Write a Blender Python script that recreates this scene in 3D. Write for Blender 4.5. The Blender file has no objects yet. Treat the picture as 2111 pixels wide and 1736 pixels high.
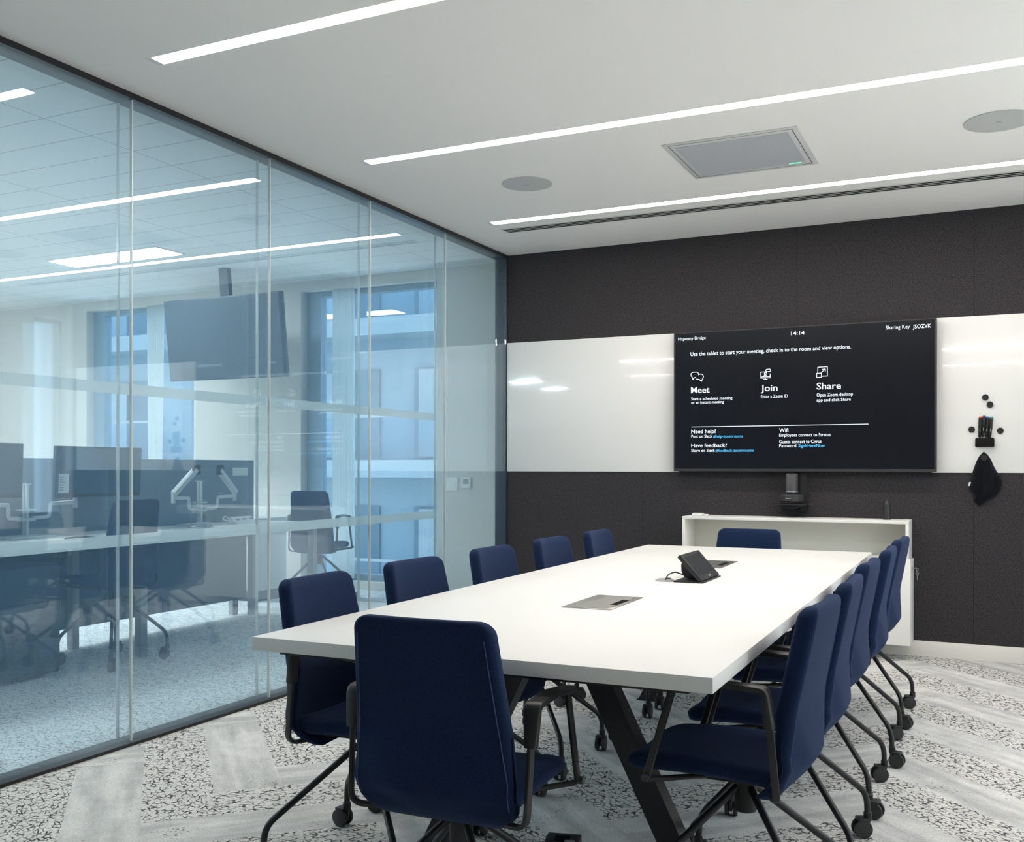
import bpy, bmesh, math, random
from mathutils import Vector, Matrix
C = bpy.context.scene.collection
S = bpy.context.scene
random.seed(7)
PI = math.pi

# ------------------------------------------------------------------ camera
cam_d = bpy.data.cameras.new('camera')
cam = bpy.data.objects.new('camera', cam_d)
C.objects.link(cam)
cam_d.sensor_fit = 'HORIZONTAL'
cam_d.sensor_width = 36.0
cam_d.lens = 2079.43 / 2111 * 36.0
cam_d.shift_x = 0.0003
cam_d.shift_y = (963.0 - 868.0) / 2111
cam_d.clip_start = 0.02
cam_d.clip_end = 200
YAW, ROLL = 0.4486, 0.0011
fw = Vector((-math.sin(YAW), math.cos(YAW), 0))
rt0 = Vector((math.cos(YAW), math.sin(YAW), 0))
up0 = Vector((0, 0, 1))
rt = rt0 * math.cos(ROLL) + up0 * math.sin(ROLL)
up = up0 * math.cos(ROLL) - rt0 * math.sin(ROLL)
M = Matrix((rt, up, -fw)).transposed().to_4x4()
M.translation = Vector((3.2377, -6.6432, 1.1523))
cam.matrix_world = M
S.camera = cam

# ------------------------------------------------------------------ world, exposure
w = bpy.data.worlds.new('sky')
S.world = w
w.use_nodes = True
wn = w.node_tree.nodes
wl = w.node_tree.links
bgn = wn['Background']
tc = wn.new('ShaderNodeTexCoord')
sep = wn.new('ShaderNodeSeparateXYZ')
ramp = wn.new('ShaderNodeValToRGB')
wl.new(tc.outputs['Generated'], sep.inputs[0])
wl.new(sep.outputs['Z'], ramp.inputs[0])
ramp.color_ramp.elements[0].position = 0.0
ramp.color_ramp.elements[0].color = (1.0, 0.99, 0.97, 1)
ramp.color_ramp.elements[1].position = 0.6
ramp.color_ramp.elements[1].color = (0.86, 0.93, 1.0, 1)
wl.new(ramp.outputs[0], bgn.inputs[0])
bgn.inputs[1].default_value = 2.7
S.view_settings.view_transform = 'Standard'
S.view_settings.look = 'None'
S.view_settings.exposure = 0.36
S.view_settings.gamma = 1.0
S.view_settings.use_curve_mapping = False
S.cycles.use_denoising = True
S.cycles.max_bounces = 12
S.cycles.diffuse_bounces = 6
S.cycles.glossy_bounces = 6
S.cycles.transparent_max_bounces = 40
S.cycles.sample_clamp_indirect = 6.0
S.cycles.caustics_reflective = False
S.cycles.caustics_refractive = False

# ------------------------------------------------------------------ materials
def mat(name, col, rough=0.5, metal=0.0, spec=0.5, emit=None, estr=1.0, coat=0.0):
    m = bpy.data.materials.new(name)
    m.use_nodes = True
    b = m.node_tree.nodes['Principled BSDF']
    b.inputs['Base Color'].default_value = (*col, 1)
    b.inputs['Roughness'].default_value = rough
    b.inputs['Metallic'].default_value = metal
    b.inputs['Specular IOR Level'].default_value = spec
    if coat:
        b.inputs['Coat Weight'].default_value = coat
        b.inputs['Coat Roughness'].default_value = 0.03
    if emit:
        b.inputs['Emission Color'].default_value = (*emit, 1)
        b.inputs['Emission Strength'].default_value = estr
    return m

def nd(m, t, **kw):
    n = m.node_tree.nodes.new(t)
    for k, v in kw.items():
        setattr(n, k, v)
    return n

def lk(m, a, b):
    m.node_tree.links.new(a, b)

def fabric(name, c0, c1, scale, rough=0.95, bump=0.3, sheen=0.3, detail=6, dist=0.003, coords='Object', sheen_tint=(1, 1, 1)):
    m = mat(name, c0, rough, spec=0.1)
    b = m.node_tree.nodes['Principled BSDF']
    t = nd(m, 'ShaderNodeTexCoord')
    n = nd(m, 'ShaderNodeTexNoise')
    n.inputs['Scale'].default_value = scale
    n.inputs['Detail'].default_value = detail
    n.inputs['Roughness'].default_value = 0.75
    lk(m, t.outputs[coords], n.inputs['Vector'])
    r = nd(m, 'ShaderNodeValToRGB')
    r.color_ramp.elements[0].position = 0.32
    r.color_ramp.elements[0].color = (*c0, 1)
    r.color_ramp.elements[1].position = 0.72
    r.color_ramp.elements[1].color = (*c1, 1)
    lk(m, n.outputs['Fac'], r.inputs[0])
    lk(m, r.outputs[0], b.inputs['Base Color'])
    bp = nd(m, 'ShaderNodeBump')
    bp.inputs['Strength'].default_value = bump
    bp.inputs['Distance'].default_value = dist
    lk(m, n.outputs['Fac'], bp.inputs['Height'])
    lk(m, bp.outputs[0], b.inputs['Normal'])
    b.inputs['Sheen Weight'].default_value = sheen
    b.inputs['Sheen Roughness'].default_value = 0.5
    b.inputs['Sheen Tint'].default_value = (*sheen_tint, 1)
    return m

def glass_mat(name, tint, extra=0.0, veil=None):
    """thin architectural glass: clear transmission plus an angle-dependent mirror reflection; optional diffuse colour imitates a haze of light"""
    m = bpy.data.materials.new(name)
    m.use_nodes = True
    nt = m.node_tree
    nt.nodes.remove(nt.nodes['Principled BSDF'])
    out = nt.nodes['Material Output']
    g = nd(m, 'ShaderNodeNewGeometry')
    d = nd(m, 'ShaderNodeVectorMath', operation='DOT_PRODUCT')
    lk(m, g.outputs['Incoming'], d.inputs[0])
    lk(m, g.outputs['Normal'], d.inputs[1])
    a = nd(m, 'ShaderNodeMath', operation='ABSOLUTE')
    lk(m, d.outputs['Value'], a.inputs[0])
    s1 = nd(m, 'ShaderNodeMath', operation='SUBTRACT')
    s1.inputs[0].default_value = 1.0
    lk(m, a.outputs[0], s1.inputs[1])
    p = nd(m, 'ShaderNodeMath', operation='POWER')
    lk(m, s1.outputs[0], p.inputs[0])
    p.inputs[1].default_value = 5.0
    mu = nd(m, 'ShaderNodeMath', operation='MULTIPLY_ADD')
    lk(m, p.outputs[0], mu.inputs[0])
    mu.inputs[1].default_value = 0.95 - extra
    mu.inputs[2].default_value = 0.045 + extra
    tr = nd(m, 'ShaderNodeBsdfTransparent')
    tr.inputs[0].default_value = (*tint, 1)
    gl = nd(m, 'ShaderNodeBsdfGlossy')
    gl.inputs['Roughness'].default_value = 0.0
    src = tr
    if veil:
        df = nd(m, 'ShaderNodeBsdfDiffuse')
        df.inputs[0].default_value = (*veil[1], 1)
        ms = nd(m, 'ShaderNodeMixShader')
        ms.inputs[0].default_value = veil[0]
        lk(m, tr.outputs[0], ms.inputs[1]); lk(m, df.outputs[0], ms.inputs[2])
        src = ms
    mx = nd(m, 'ShaderNodeMixShader')
    lk(m, mu.outputs[0], mx.inputs[0])
    lk(m, src.outputs[0], mx.inputs[1])
    lk(m, gl.outputs[0], mx.inputs[2])
    lk(m, mx.outputs[0], out.inputs[0])
    return m

M_ceil = mat('ceiling_paint', (0.93, 0.90, 0.87), 0.9, spec=0.2)
M_wall = mat('wall_paint', (0.82, 0.81, 0.79), 0.9, spec=0.2)
M_wallD = mat('wall_paint_dark', (0.14, 0.14, 0.14), 0.9, spec=0.2)
M_white = mat('white_laminate', (0.84, 0.83, 0.80), 0.45, spec=0.35)
M_table = mat('table_laminate', (0.80, 0.795, 0.78), 0.42, spec=0.3)
M_cream = mat('cream_laminate', (0.80, 0.79, 0.74), 0.5, spec=0.3)
M_skirt = mat('skirting_paint', (0.80, 0.78, 0.74), 0.5, spec=0.3)
M_black = mat('black_metal', (0.012, 0.012, 0.014), 0.42, spec=0.5)
M_frame = mat('partition_frame', (0.010, 0.011, 0.014), 0.35, spec=0.5)
M_plast = mat('black_plastic', (0.018, 0.018, 0.02), 0.5, spec=0.4)
M_arm = mat('arm_plastic', (0.018, 0.0175, 0.018), 0.4, spec=0.5)
M_rubber = mat('wheel_rubber', (0.022, 0.022, 0.024), 0.5)
M_rim = mat('wheel_rim', (0.06, 0.06, 0.065), 0.4)
M_void = mat('dark_void', (0.006, 0.006, 0.006), 0.9, spec=0.1)
M_strip = mat('light_diffuser', (0.9, 0.9, 0.9), 0.6, emit=(1.0, 0.92, 0.835), estr=32.0)
M_panelL = mat('office_light_diffuser', (0.9, 0.9, 0.9), 0.6, emit=(1.0, 0.98, 0.95), estr=64.0)
M_tray = mat('tray_metal', (0.42, 0.41, 0.38), 0.28, metal=0.85)
M_steel = mat('bright_steel', (0.7, 0.7, 0.68), 0.25, metal=1.0)
M_grom = mat('grey_plastic', (0.33, 0.33, 0.34), 0.4)
M_board = mat('white_glass_board', (0.80, 0.80, 0.79), 0.12, spec=0.5, coat=0.6)
M_tv = mat('screen_bezel', (0.03, 0.03, 0.032), 0.4)
M_screen = mat('screen_black', (0.004, 0.005, 0.008), 0.25, spec=0.25, emit=(0.22, 0.26, 0.36), estr=0.010)
M_text = mat('screen_white', (0.0, 0.0, 0.0), 0.6, emit=(0.86, 0.95, 1.0), estr=1.05)
M_link = mat('screen_cyan', (0.0, 0.0, 0.0), 0.6, emit=(0.10, 0.55, 0.95), estr=1.0)
M_led = mat('green_led', (0.0, 0.1, 0.0), 0.6, emit=(0.1, 0.95, 0.4), estr=1.6)
M_grille = mat('speaker_grille', (0.50, 0.51, 0.50), 0.7)
M_mark = mat('marker_black', (0.006, 0.006, 0.006), 0.4)
M_felt = fabric('charcoal_felt', (0.006, 0.006, 0.007), (0.085, 0.079, 0.086), 140.0, bump=0.25, sheen=0.12)
M_blue = fabric('navy_wool', (0.004, 0.010, 0.034), (0.016, 0.031, 0.082), 360.0, bump=0.5, sheen=0.12, dist=0.001, sheen_tint=(0.45, 0.6, 1.0))
M_seam = mat('navy_seam', (0.04, 0.065, 0.16), 0.9)
M_cloth = fabric('black_cloth', (0.003, 0.003, 0.005), (0.008, 0.009, 0.014), 60.0, bump=0.4, sheen=0.1)
M_glass = glass_mat('partition_glass', (0.905, 0.965, 0.99), extra=0.05, veil=(0.055, (0.34, 0.62, 0.90)))  # bluish diffuse share stands in for the veil of reflections and haze
M_wglass = glass_mat('window_glass', (0.92, 0.965, 0.98))
M_dimglass = glass_mat('tinted_window_glass', (0.60, 0.70, 0.78))
M_oglass = glass_mat('office_window_glass', (0.84, 0.925, 0.98))
M_joint = mat('glass_joint', (0.55, 0.60, 0.58), 0.25, spec=0.8)
def _frost():
    m = bpy.data.materials.new('frosted_film'); m.use_nodes = True
    nt = m.node_tree; out = nt.nodes['Material Output']
    nt.nodes['Principled BSDF'].inputs['Base Color'].default_value = (0.55, 0.60, 0.60, 1)
    nt.nodes['Principled BSDF'].inputs['Roughness'].default_value = 0.8
    tr = nd(m, 'ShaderNodeBsdfTransparent'); tl = nd(m, 'ShaderNodeBsdfTranslucent')
    tl.inputs[0].default_value = (0.8, 0.86, 0.87, 1)
    m1 = nd(m, 'ShaderNodeMixShader'); m1.inputs[0].default_value = 0.55
    m2 = nd(m, 'ShaderNodeMixShader'); m2.inputs[0].default_value = 0.62
    lk(m, nt.nodes['Principled BSDF'].outputs[0], m1.inputs[1]); lk(m, tl.outputs[0], m1.inputs[2])
    lk(m, tr.outputs[0], m2.inputs[1]); lk(m, m1.outputs[0], m2.inputs[2])
    lk(m, m2.outputs[0], out.inputs[0])
    return m
M_frost = _frost()

def carpet_mat(name, cracked, dark=(0.075, 0.075, 0.075), light=(0.74, 0.73, 0.70), scale=1.0):
    """carpet tile: light loop pile; cracked = broken dark vein pattern, else soft streaks.
    UV runs along the plank (u) and across (v) in metres."""
    m = mat(name, light, 0.95, spec=0.05)
    b = m.node_tree.nodes['Principled BSDF']
    uv = nd(m, 'ShaderNodeUVMap')
    geo = nd(m, 'ShaderNodeTexCoord')
    # pile noise
    pn = nd(m, 'ShaderNodeTexNoise'); pn.inputs['Scale'].default_value = 150; pn.inputs['Detail'].default_value = 4; pn.inputs['Roughness'].default_value = 0.7
    lk(m, geo.outputs['Object'], pn.inputs['Vector'])
    mp = nd(m, 'ShaderNodeMapping')
    lk(m, uv.outputs[0], mp.inputs[0])
    if cracked:
        mp.inputs['Scale'].default_value = (34 * scale, 52 * scale, 1)
        nz = nd(m, 'ShaderNodeTexNoise'); nz.inputs['Scale'].default_value = 1.3; nz.inputs['Detail'].default_value = 3
        lk(m, mp.outputs[0], nz.inputs['Vector'])
        ad = nd(m, 'ShaderNodeVectorMath', operation='MULTIPLY_ADD')
        lk(m, nz.outputs['Color'], ad.inputs[0])
        ad.inputs[1].default_value = (0.9, 0.9, 0)
        lk(m, mp.outputs[0], ad.inputs[2])
        vo = nd(m, 'ShaderNodeTexVoronoi', feature='DISTANCE_TO_EDGE', voronoi_dimensions='2D')
        vo.inputs['Scale'].default_value = 1.0
        lk(m, ad.outputs[0], vo.inputs['Vector'])
        n2 = nd(m, 'ShaderNodeTexNoise'); n2.inputs['Scale'].default_value = 0.75; n2.inputs['Detail'].default_value = 4
        lk(m, mp.outputs[0], n2.inputs['Vector'])
        th = nd(m, 'ShaderNodeMapRange')
        th.inputs['From Min'].default_value = 0.38; th.inputs['From Max'].default_value = 0.66
        th.inputs['To Min'].default_value = -0.04; th.inputs['To Max'].default_value = 0.17
        lk(m, n2.outputs['Fac'], th.inputs[0])
        sb = nd(m, 'ShaderNodeMath', operation='SUBTRACT')
        lk(m, vo.outputs['Distance'], sb.inputs[0]); lk(m, th.outputs[0], sb.inputs[1])
        rg = nd(m, 'ShaderNodeMath', operation='MULTIPLY_ADD')
        lk(m, pn.outputs['Fac'], rg.inputs[0]); rg.inputs[1].default_value = 0.55; rg.inputs[2].default_value = -0.275
        sc = nd(m, 'ShaderNodeMath', operation='ADD'); lk(m, sb.outputs[0], sc.inputs[0]); lk(m, rg.outputs[0], sc.inputs[1])
        mr = nd(m, 'ShaderNodeMapRange'); mr.inputs['From Min'].default_value = -0.05; mr.inputs['From Max'].default_value = 0.08
        lk(m, sc.outputs[0], mr.inputs[0])
        fac = mr.outputs[0]
        c_d, c_l = dark, light
    else:
        mp.inputs['Scale'].default_value = (2.2, 14.0, 1)
        n2 = nd(m, 'ShaderNodeTexNoise'); n2.inputs['Scale'].default_value = 1.0; n2.inputs['Detail'].default_value = 6
        lk(m, mp.outputs[0], n2.inputs['Vector'])
        mr = nd(m, 'ShaderNodeMapRange'); mr.inputs['From Min'].default_value = 0.35; mr.inputs['From Max'].default_value = 0.62
        lk(m, n2.outputs['Fac'], mr.inputs[0])
        fac = mr.outputs[0]
        c_d, c_l = (0.50, 0.505, 0.50), (0.74, 0.73, 0.71)
    mx = nd(m, 'ShaderNodeMix', data_type='RGBA')
    lk(m, fac, mx.inputs[0])
    mx.inputs[6].default_value = (*c_d, 1); mx.inputs[7].default_value = (*c_l, 1)
    # speckle
    m3 = nd(m, 'ShaderNodeMapRange'); m3.inputs['From Min'].default_value = 0.3; m3.inputs['From Max'].default_value = 0.7
    m3.inputs['To Min'].default_value = 0.74; m3.inputs['To Max'].default_value = 1.16
    lk(m, pn.outputs['Fac'], m3.inputs[0])
    mu = nd(m, 'ShaderNodeVectorMath', operation='SCALE')
    lk(m, mx.outputs[2], mu.inputs[0]); lk(m, m3.outputs[0], mu.inputs['Scale'])
    nb = nd(m, 'ShaderNodeTexNoise'); nb.inputs['Scale'].default_value = 9; nb.inputs['Detail'].default_value = 5; nb.inputs['Roughness'].default_value = 0.7
    lk(m, geo.outputs['Object'], nb.inputs['Vector'])
    rb = nd(m, 'ShaderNodeMapRange'); rb.inputs['From Min'].default_value = 0.35; rb.inputs['From Max'].default_value = 0.65
    rb.inputs['To Min'].default_value = 0.88; rb.inputs['To Max'].default_value = 1.06
    lk(m, nb.outputs['Fac'], rb.inputs[0])
    mv = nd(m, 'ShaderNodeVectorMath', operation='SCALE'); lk(m, mu.outputs[0], mv.inputs[0]); lk(m, rb.outputs[0], mv.inputs['Scale'])
    col = mv.outputs[0]
    if not cracked:
        n3 = nd(m, 'ShaderNodeTexNoise'); n3.inputs['Scale'].default_value = 95; n3.inputs['Detail'].default_value = 2
        lk(m, geo.outputs['Object'], n3.inputs['Vector'])
        n4 = nd(m, 'ShaderNodeTexNoise'); n4.inputs['Scale'].default_value = 5; n4.inputs['Detail'].default_value = 2
        lk(m, geo.outputs['Object'], n4.inputs['Vector'])
        a1 = nd(m, 'ShaderNodeMath', operation='ADD'); lk(m, n3.outputs['Fac'], a1.inputs[0]); lk(m, n4.outputs['Fac'], a1.inputs[1])
        m4 = nd(m, 'ShaderNodeMapRange'); m4.inputs['From Min'].default_value = 1.22; m4.inputs['From Max'].default_value = 1.30
        m4.inputs['To Min'].default_value = 0.0; m4.inputs['To Max'].default_value = 0.75
        lk(m, a1.outputs[0], m4.inputs[0])
        mx2 = nd(m, 'ShaderNodeMix', data_type='RGBA')
        lk(m, m4.outputs[0], mx2.inputs[0]); lk(m, col, mx2.inputs[6]); mx2.inputs[7].default_value = (0.09, 0.09, 0.09, 1)
        col = mx2.outputs[2]
    lk(m, col, b.inputs['Base Color'])
    bp = nd(m, 'ShaderNodeBump'); bp.inputs['Strength'].default_value = 0.5; bp.inputs['Distance'].default_value = 0.004
    hh = nd(m, 'ShaderNodeMath', operation='ADD'); lk(m, pn.outputs['Fac'], hh.inputs[0]); lk(m, fac, hh.inputs[1])
    lk(m, hh.outputs[0], bp.inputs['Height']); lk(m, bp.outputs[0], b.inputs['Normal'])
    return m
M_crack = carpet_mat('carpet_cracked', True)
M_plain = carpet_mat('carpet_plain', False)
M_offcarp = carpet_mat('office_carpet', True, dark=(0.30, 0.30, 0.30), light=(0.88, 0.88, 0.86), scale=1.1)

# ------------------------------------------------------------------ mesh helpers
def bm_new():
    return bmesh.new()

def bx(bm, x0, x1, y0, y1, z0, z1, bev=0.0, seg=2, rot=None):
    """box; rot = Matrix applied to its vertices"""
    r = bmesh.ops.create_cube(bm, size=1.0)
    vs = r['verts']
    for v in vs:
        v.co = Vector(((x0 + x1) / 2 + v.co.x * (x1 - x0), (y0 + y1) / 2 + v.co.y * (y1 - y0), (z0 + z1) / 2 + v.co.z * (z1 - z0)))
    if bev > 0:
        es = list({e for v in vs for e in v.link_edges})
        rb = bmesh.ops.bevel(bm, geom=es, offset=bev, segments=seg, affect='EDGES', profile=0.5)
        vs = [v for v in rb['verts']] + [v for v in vs if v.is_valid]
        vs = list(set(vs))
    if rot is not None:
        for v in vs:
            v.co = rot @ v.co
    return vs

def ring_frame(d, prev=None):
    d = d.normalized()
    if prev is None:
        a = Vector((0, 0, 1)) if abs(d.z) < 0.9 else Vector((1, 0, 0))
        n = d.cross(a).normalized()
    else:
        n = (prev - d * prev.dot(d)).normalized()
    return n, d.cross(n).normalized()

def tube(bm, pts, r, n=12, caps=True, ry=None, up=None):
    """tube along pts; r radius or list; ry second radius for flat bars; up = direction of the first radius"""
    pts = [Vector(p) for p in pts]
    rings = []
    prev = Vector(up) if up else None
    for i, p in enumerate(pts):
        if i == 0: d = pts[1] - pts[0]
        elif i == len(pts) - 1: d = pts[-1] - pts[-2]
        else: d = (pts[i + 1] - pts[i]).normalized() + (pts[i] - pts[i - 1]).normalized()
        a, b = ring_frame(d, prev)
        prev = a
        rr = r[i] if isinstance(r, (list, tuple)) else r
        r2 = (ry[i] if isinstance(ry, (list, tuple)) else ry) if ry is not None else rr
        ring = []
        for k in range(n):
            t = 2 * PI * k / n
            c, s = math.cos(t), math.sin(t)
            if ry is not None:   # rounded rectangle-ish
                c = math.copysign(abs(c) ** 0.45, c); s = math.copysign(abs(s) ** 0.45, s)
            ring.append(bm.verts.new(p + a * (rr * c) + b * (r2 * s)))
        rings.append(ring)
    for i in range(len(rings) - 1):
        for k in range(n):
            bm.faces.new((rings[i][k], rings[i][(k + 1) % n], rings[i + 1][(k + 1) % n], rings[i + 1][k]))
    if caps:
        bm.faces.new(rings[0][::-1]); bm.faces.new(rings[-1])
    return rings

def fillet(pts, r, n=6):
    pts = [Vector(p) for p in pts]
    out = [pts[0]]
    for i in range(1, len(pts) - 1):
        a, b, c = pts[i - 1], pts[i], pts[i + 1]
        u, v = (a - b), (c - b)
        q = min(r, u.length * 0.49, v.length * 0.49)
        p0, p2 = b + u.normalized() * q, b + v.normalized() * q
        for k in range(n + 1):
            t = k / n
            out.append(p0 * (1 - t) ** 2 + b * 2 * t * (1 - t) + p2 * t ** 2)
    out.append(pts[-1])
    return out

def lathe(bm, prof, centre=(0, 0, 0), axis='Z', n=32, mtx=None):
    """prof = [(radius, height)]"""
    cx, cy, cz = centre
    rings = []
    for (r, h) in prof:
        ring = []
        for k in range(n):
            t = 2 * PI * k / n
            if axis == 'Z': co = Vector((cx + r * math.cos(t), cy + r * math.sin(t), cz + h))
            elif axis == 'Y': co = Vector((cx + r * math.cos(t), cy + h, cz + r * math.sin(t)))
            else: co = Vector((cx + h, cy + r * math.cos(t), cz + r * math.sin(t)))
            if mtx is not None: co = mtx @ co
            ring.append(bm.verts.new(co))
        rings.append(ring)
    for i in range(len(rings) - 1):
        for k in range(n):
            bm.faces.new((rings[i][k], rings[i][(k + 1) % n], rings[i + 1][(k + 1) % n], rings[i + 1][k]))
    bm.faces.new(rings[0][::-1]); bm.faces.new(rings[-1])

def prism(bm, poly, h0, h1, axis='Y'):
    def P(a, b, h):
        return Vector((a, h, b)) if axis == 'Y' else (Vector((a, b, h)) if axis == 'Z' else Vector((h, a, b)))
    A = [bm.verts.new(P(a, b, h0)) for a, b in poly]
    B = [bm.verts.new(P(a, b, h1)) for a, b in poly]
    n = len(poly)
    bm.faces.new(A); bm.faces.new(B[::-1])
    for k in range(n):
        bm.faces.new((A[k], B[k], B[(k + 1) % n], A[(k + 1) % n]))

def obj(name, bm, m, parent=None, smooth=True, angle=40, loc=None):
    bmesh.ops.recalc_face_normals(bm, faces=bm.faces[:])
    me = bpy.data.meshes.new(name)
    bm.to_mesh(me); bm.free()
    ms = m if isinstance(m, (list, tuple)) else [m]
    for x in ms: me.materials.append(x)
    if smooth:
        me.polygons.foreach_set('use_smooth', [True] * len(me.polygons))
        try: me.set_sharp_from_angle(angle=math.radians(angle))
        except Exception: pass
    o = bpy.data.objects.new(name, me)
    C.objects.link(o)
    if parent: o.parent = parent
    if loc: o.location = loc
    return o

def tag(o, label, cat=None, group=None, kind=None):
    o['label'] = label
    if cat: o['category'] = cat
    if group: o['group'] = group
    if kind: o['kind'] = kind
    return o

def empty(name, loc, rz=0.0, **kw):
    o = bpy.data.objects.new(name, None)
    o.empty_display_size = 0.1
    C.objects.link(o)
    o.location = loc; o.rotation_euler = (0, 0, rz)
    if kw: tag(o, kw['label'], kw.get('cat'), kw.get('group'), kw.get('kind'))
    return o

def boxobj(name, dims, m, parent=None, bev=0.0, **kw):
    bm = bm_new(); bx(bm, *dims, bev=bev)
    o = obj(name, bm, m, parent, smooth=bev > 0)
    if kw: tag(o, kw['label'], kw.get('cat'), kw.get('group'), kw.get('kind'))
    return o

def copy_tree(o, parent=None):
    c = o.copy(); C.objects.link(c)
    if parent: c.parent = parent
    for ch in list(o.children): copy_tree(ch, c)
    return c

H = 2.7
XR = 4.45          # right wall
YN = -7.6          # near wall behind the camera
XO = -7.4          # far side of the office beyond the glass
YF = 1.3           # window facade of the office
HO = 2.95
# ------------------------------------------------------------------ the setting: floors
def herringbone():
    bm = bm_new()
    uvl = bm.loops.layers.uv.new('UVMap')
    wd = 0.24
    u0, v0 = 3.514, 2.221
    q = 1 / math.sqrt(2)
    def world(u, vp):          # u=(x-y)/sqrt2 , v'=-(x+y)/sqrt2
        v = -vp
        return Vector(((u + v) * q, (v - u) * q, 0.0))
    rnd = random.Random(3)
    for i in range(-30, 26):
        for j in range(-30, 30):
            t = (i - j + 4) % 8
            if t == 0:
                r = (u0 + i * wd, u0 + (i + 4) * wd, v0 + j * wd, v0 + (j + 1) * wd); along = 0; kind = 0 if j % 2 == 0 else 1
            elif t == 7:
                r = (u0 + i * wd, u0 + (i + 1) * wd, v0 + j * wd, v0 + (j + 4) * wd); along = 1; kind = 0 if i % 2 else 1
            else:
                continue
            a, b, c, d = r
            cs = [(a, c), (b, c), (b, d), (a, d)]
            ws = [world(*p) for p in cs]
            if max(p.x for p in ws) < -0.05 or min(p.x for p in ws) > XR or max(p.y for p in ws) < YN or min(p.y for p in ws) > 0.1:
                continue
            vs = [bm.verts.new(p) for p in ws]
            f = bm.faces.new(vs)
            f.material_index = kind
            ou, ov = rnd.uniform(0, 40), rnd.uniform(0, 40)
            for lp, p in zip(f.loops, cs):
                uu, vv = (p[0] - a, p[1] - c) if along == 0 else (p[1] - c, p[0] - a)
                lp[uvl].uv = (uu + ou, vv + ov)
    for co, no in (((-0.09, 0, 0), (-1, 0, 0)), ((XR, 0, 0), (1, 0, 0)), ((0, YN, 0), (0, -1, 0)), ((0, 0.02, 0), (0, 1, 0))):
        bmesh.ops.bisect_plane(bm, geom=bm.verts[:] + bm.edges[:] + bm.faces[:], plane_co=co, plane_no=no, clear_outer=True)
    for f in bm.faces:
        if f.normal.z < 0: f.normal_flip()
    me = bpy.data.meshes.new('floor'); bm.to_mesh(me); bm.free()
    me.materials.append(M_crack); me.materials.append(M_plain)
    o = bpy.data.objects.new('floor', me); C.objects.link(o)
    tag(o, 'light grey meeting room carpet in herringbone planks, every other one dark-veined', kind='structure')
herringbone()

def officefloor():
    bm = bm_new()
    uvl = bm.loops.layers.uv.new('UVMap')
    cs = [(XO, YN), (-0.09, YN), (-0.09, YF + 0.25), (XO, YF + 0.25)]
    f = bm.faces.new([bm.verts.new((x, y, 0)) for x, y in cs])
    for lp, p in zip(f.loops, cs): lp[uvl].uv = p
    me = bpy.data.meshes.new('floor'); bm.to_mesh(me); bm.free()
    me.materials.append(M_offcarp)
    o = bpy.data.objects.new('floor_office', me); C.objects.link(o)
    tag(o, 'speckled carpet of the office beyond the glass wall', kind='structure')
officefloor()

# meeting room ceiling with light slots cut out of it
STRIPS = [(-3.795, -3.73, 0.352), (-2.375, -2.305, 0.352), (-0.955, -0.885, 0.348)]
XS1 = 4.15
def ceiling():
    bm = bm_new()
    ys = [YN]
    for a, b, _ in STRIPS: ys += [a, b]
    ys.append(0.0)
    for k in range(0, len(ys) - 1, 2):
        if ys[k + 1] - ys[k] > 0: bx(bm, -0.09, XR, ys[k], ys[k + 1], H, H + 0.12)
    for a, b, x in STRIPS:
        bx(bm, -0.09, x, a, b, H, H + 0.12); bx(bm, XS1, XR, a, b, H, H + 0.12)
    tag(obj('ceiling', bm, M_ceil, smooth=False), 'smooth white plaster ceiling of the meeting room', kind='structure')
ceiling()
M_housing = mat('light_housing', (0.8, 0.8, 0.8), 0.6)
descs = ['recessed linear ceiling light nearest the camera, cut by the top edge of the photo',
         'middle recessed linear ceiling light, ending above the fourth left chair',
         'recessed linear ceiling light closest to the felt wall, beside the air slots']
for (a, b, x), dsc in zip(STRIPS, descs):
    t = empty('linear_ceiling_light', ((x + XS1) / 2, (a + b) / 2, H), label=dsc, cat='ceiling light', group='recessed linear ceiling lights')
    L = (XS1 - x) / 2; wd = (b - a) / 2
    boxobj('light_housing', (-L, L, -wd, wd, 0.008, 0.05), M_housing, t)
    boxobj('light_diffuser', (-L + .001, L - .001, -wd + .001, wd - .001, 0.002, 0.0075), M_strip, t)
    bm = bm_new()   # small end cap
    bx(bm, -L - 0.03, -L - 0.002, -wd, wd, -0.0012, -0.0002)
    obj('end_cap', bm, M_housing, t, smooth=False)

# back wall : felt panels with fine seams
def backwall():
    bm = bm_new()
    bx(bm, -0.09, XR + 0.1, 0.004, 0.12, 0, H + 0.12)
    obj_ = tag(obj('wall_back', bm, M_void, smooth=False), 'back wall behind the charcoal felt panels', kind='structure')
    xs = [0.0, 1.04, 2.075, 3.111, 4.147, XR]
    for k in range(len(xs) - 1):
        boxobj('felt_panel', (xs[k] + 0.0012, xs[k + 1] - 0.0012, 0.0, 0.004, 0.094, H), M_felt, obj_)
backwall()
boxobj('baseboard_back', (0, XR, -0.008, 0.0, 0.0, 0.094), M_skirt, label='white skirting board along the felt wall', kind='structure', bev=0.001)
RW = [(-4.9, -4.0, 0.35, 2.5), (-3.2, -1.4, 0.55, 2.5), (-0.42, -0.03, 0.6, 2.5)]  # two nearer windows added unseen for daylight; last follows a reflection in the glass
bm = bm_new()
ys = [YN] + [v for a in RW for v in a[:2]] + [0.12]
for k in range(0, len(ys), 2): bx(bm, XR, XR + 0.25, ys[k], ys[k + 1], 0, H + .12)
for a in RW: bx(bm, XR, XR + 0.25, a[0], a[1], 0, a[2]); bx(bm, XR, XR + 0.25, a[0], a[1], a[3], H + .12)
tag(obj('wall_right', bm, M_wall, smooth=False), 'painted wall with daylight windows right of the meeting table', kind='structure')
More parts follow.
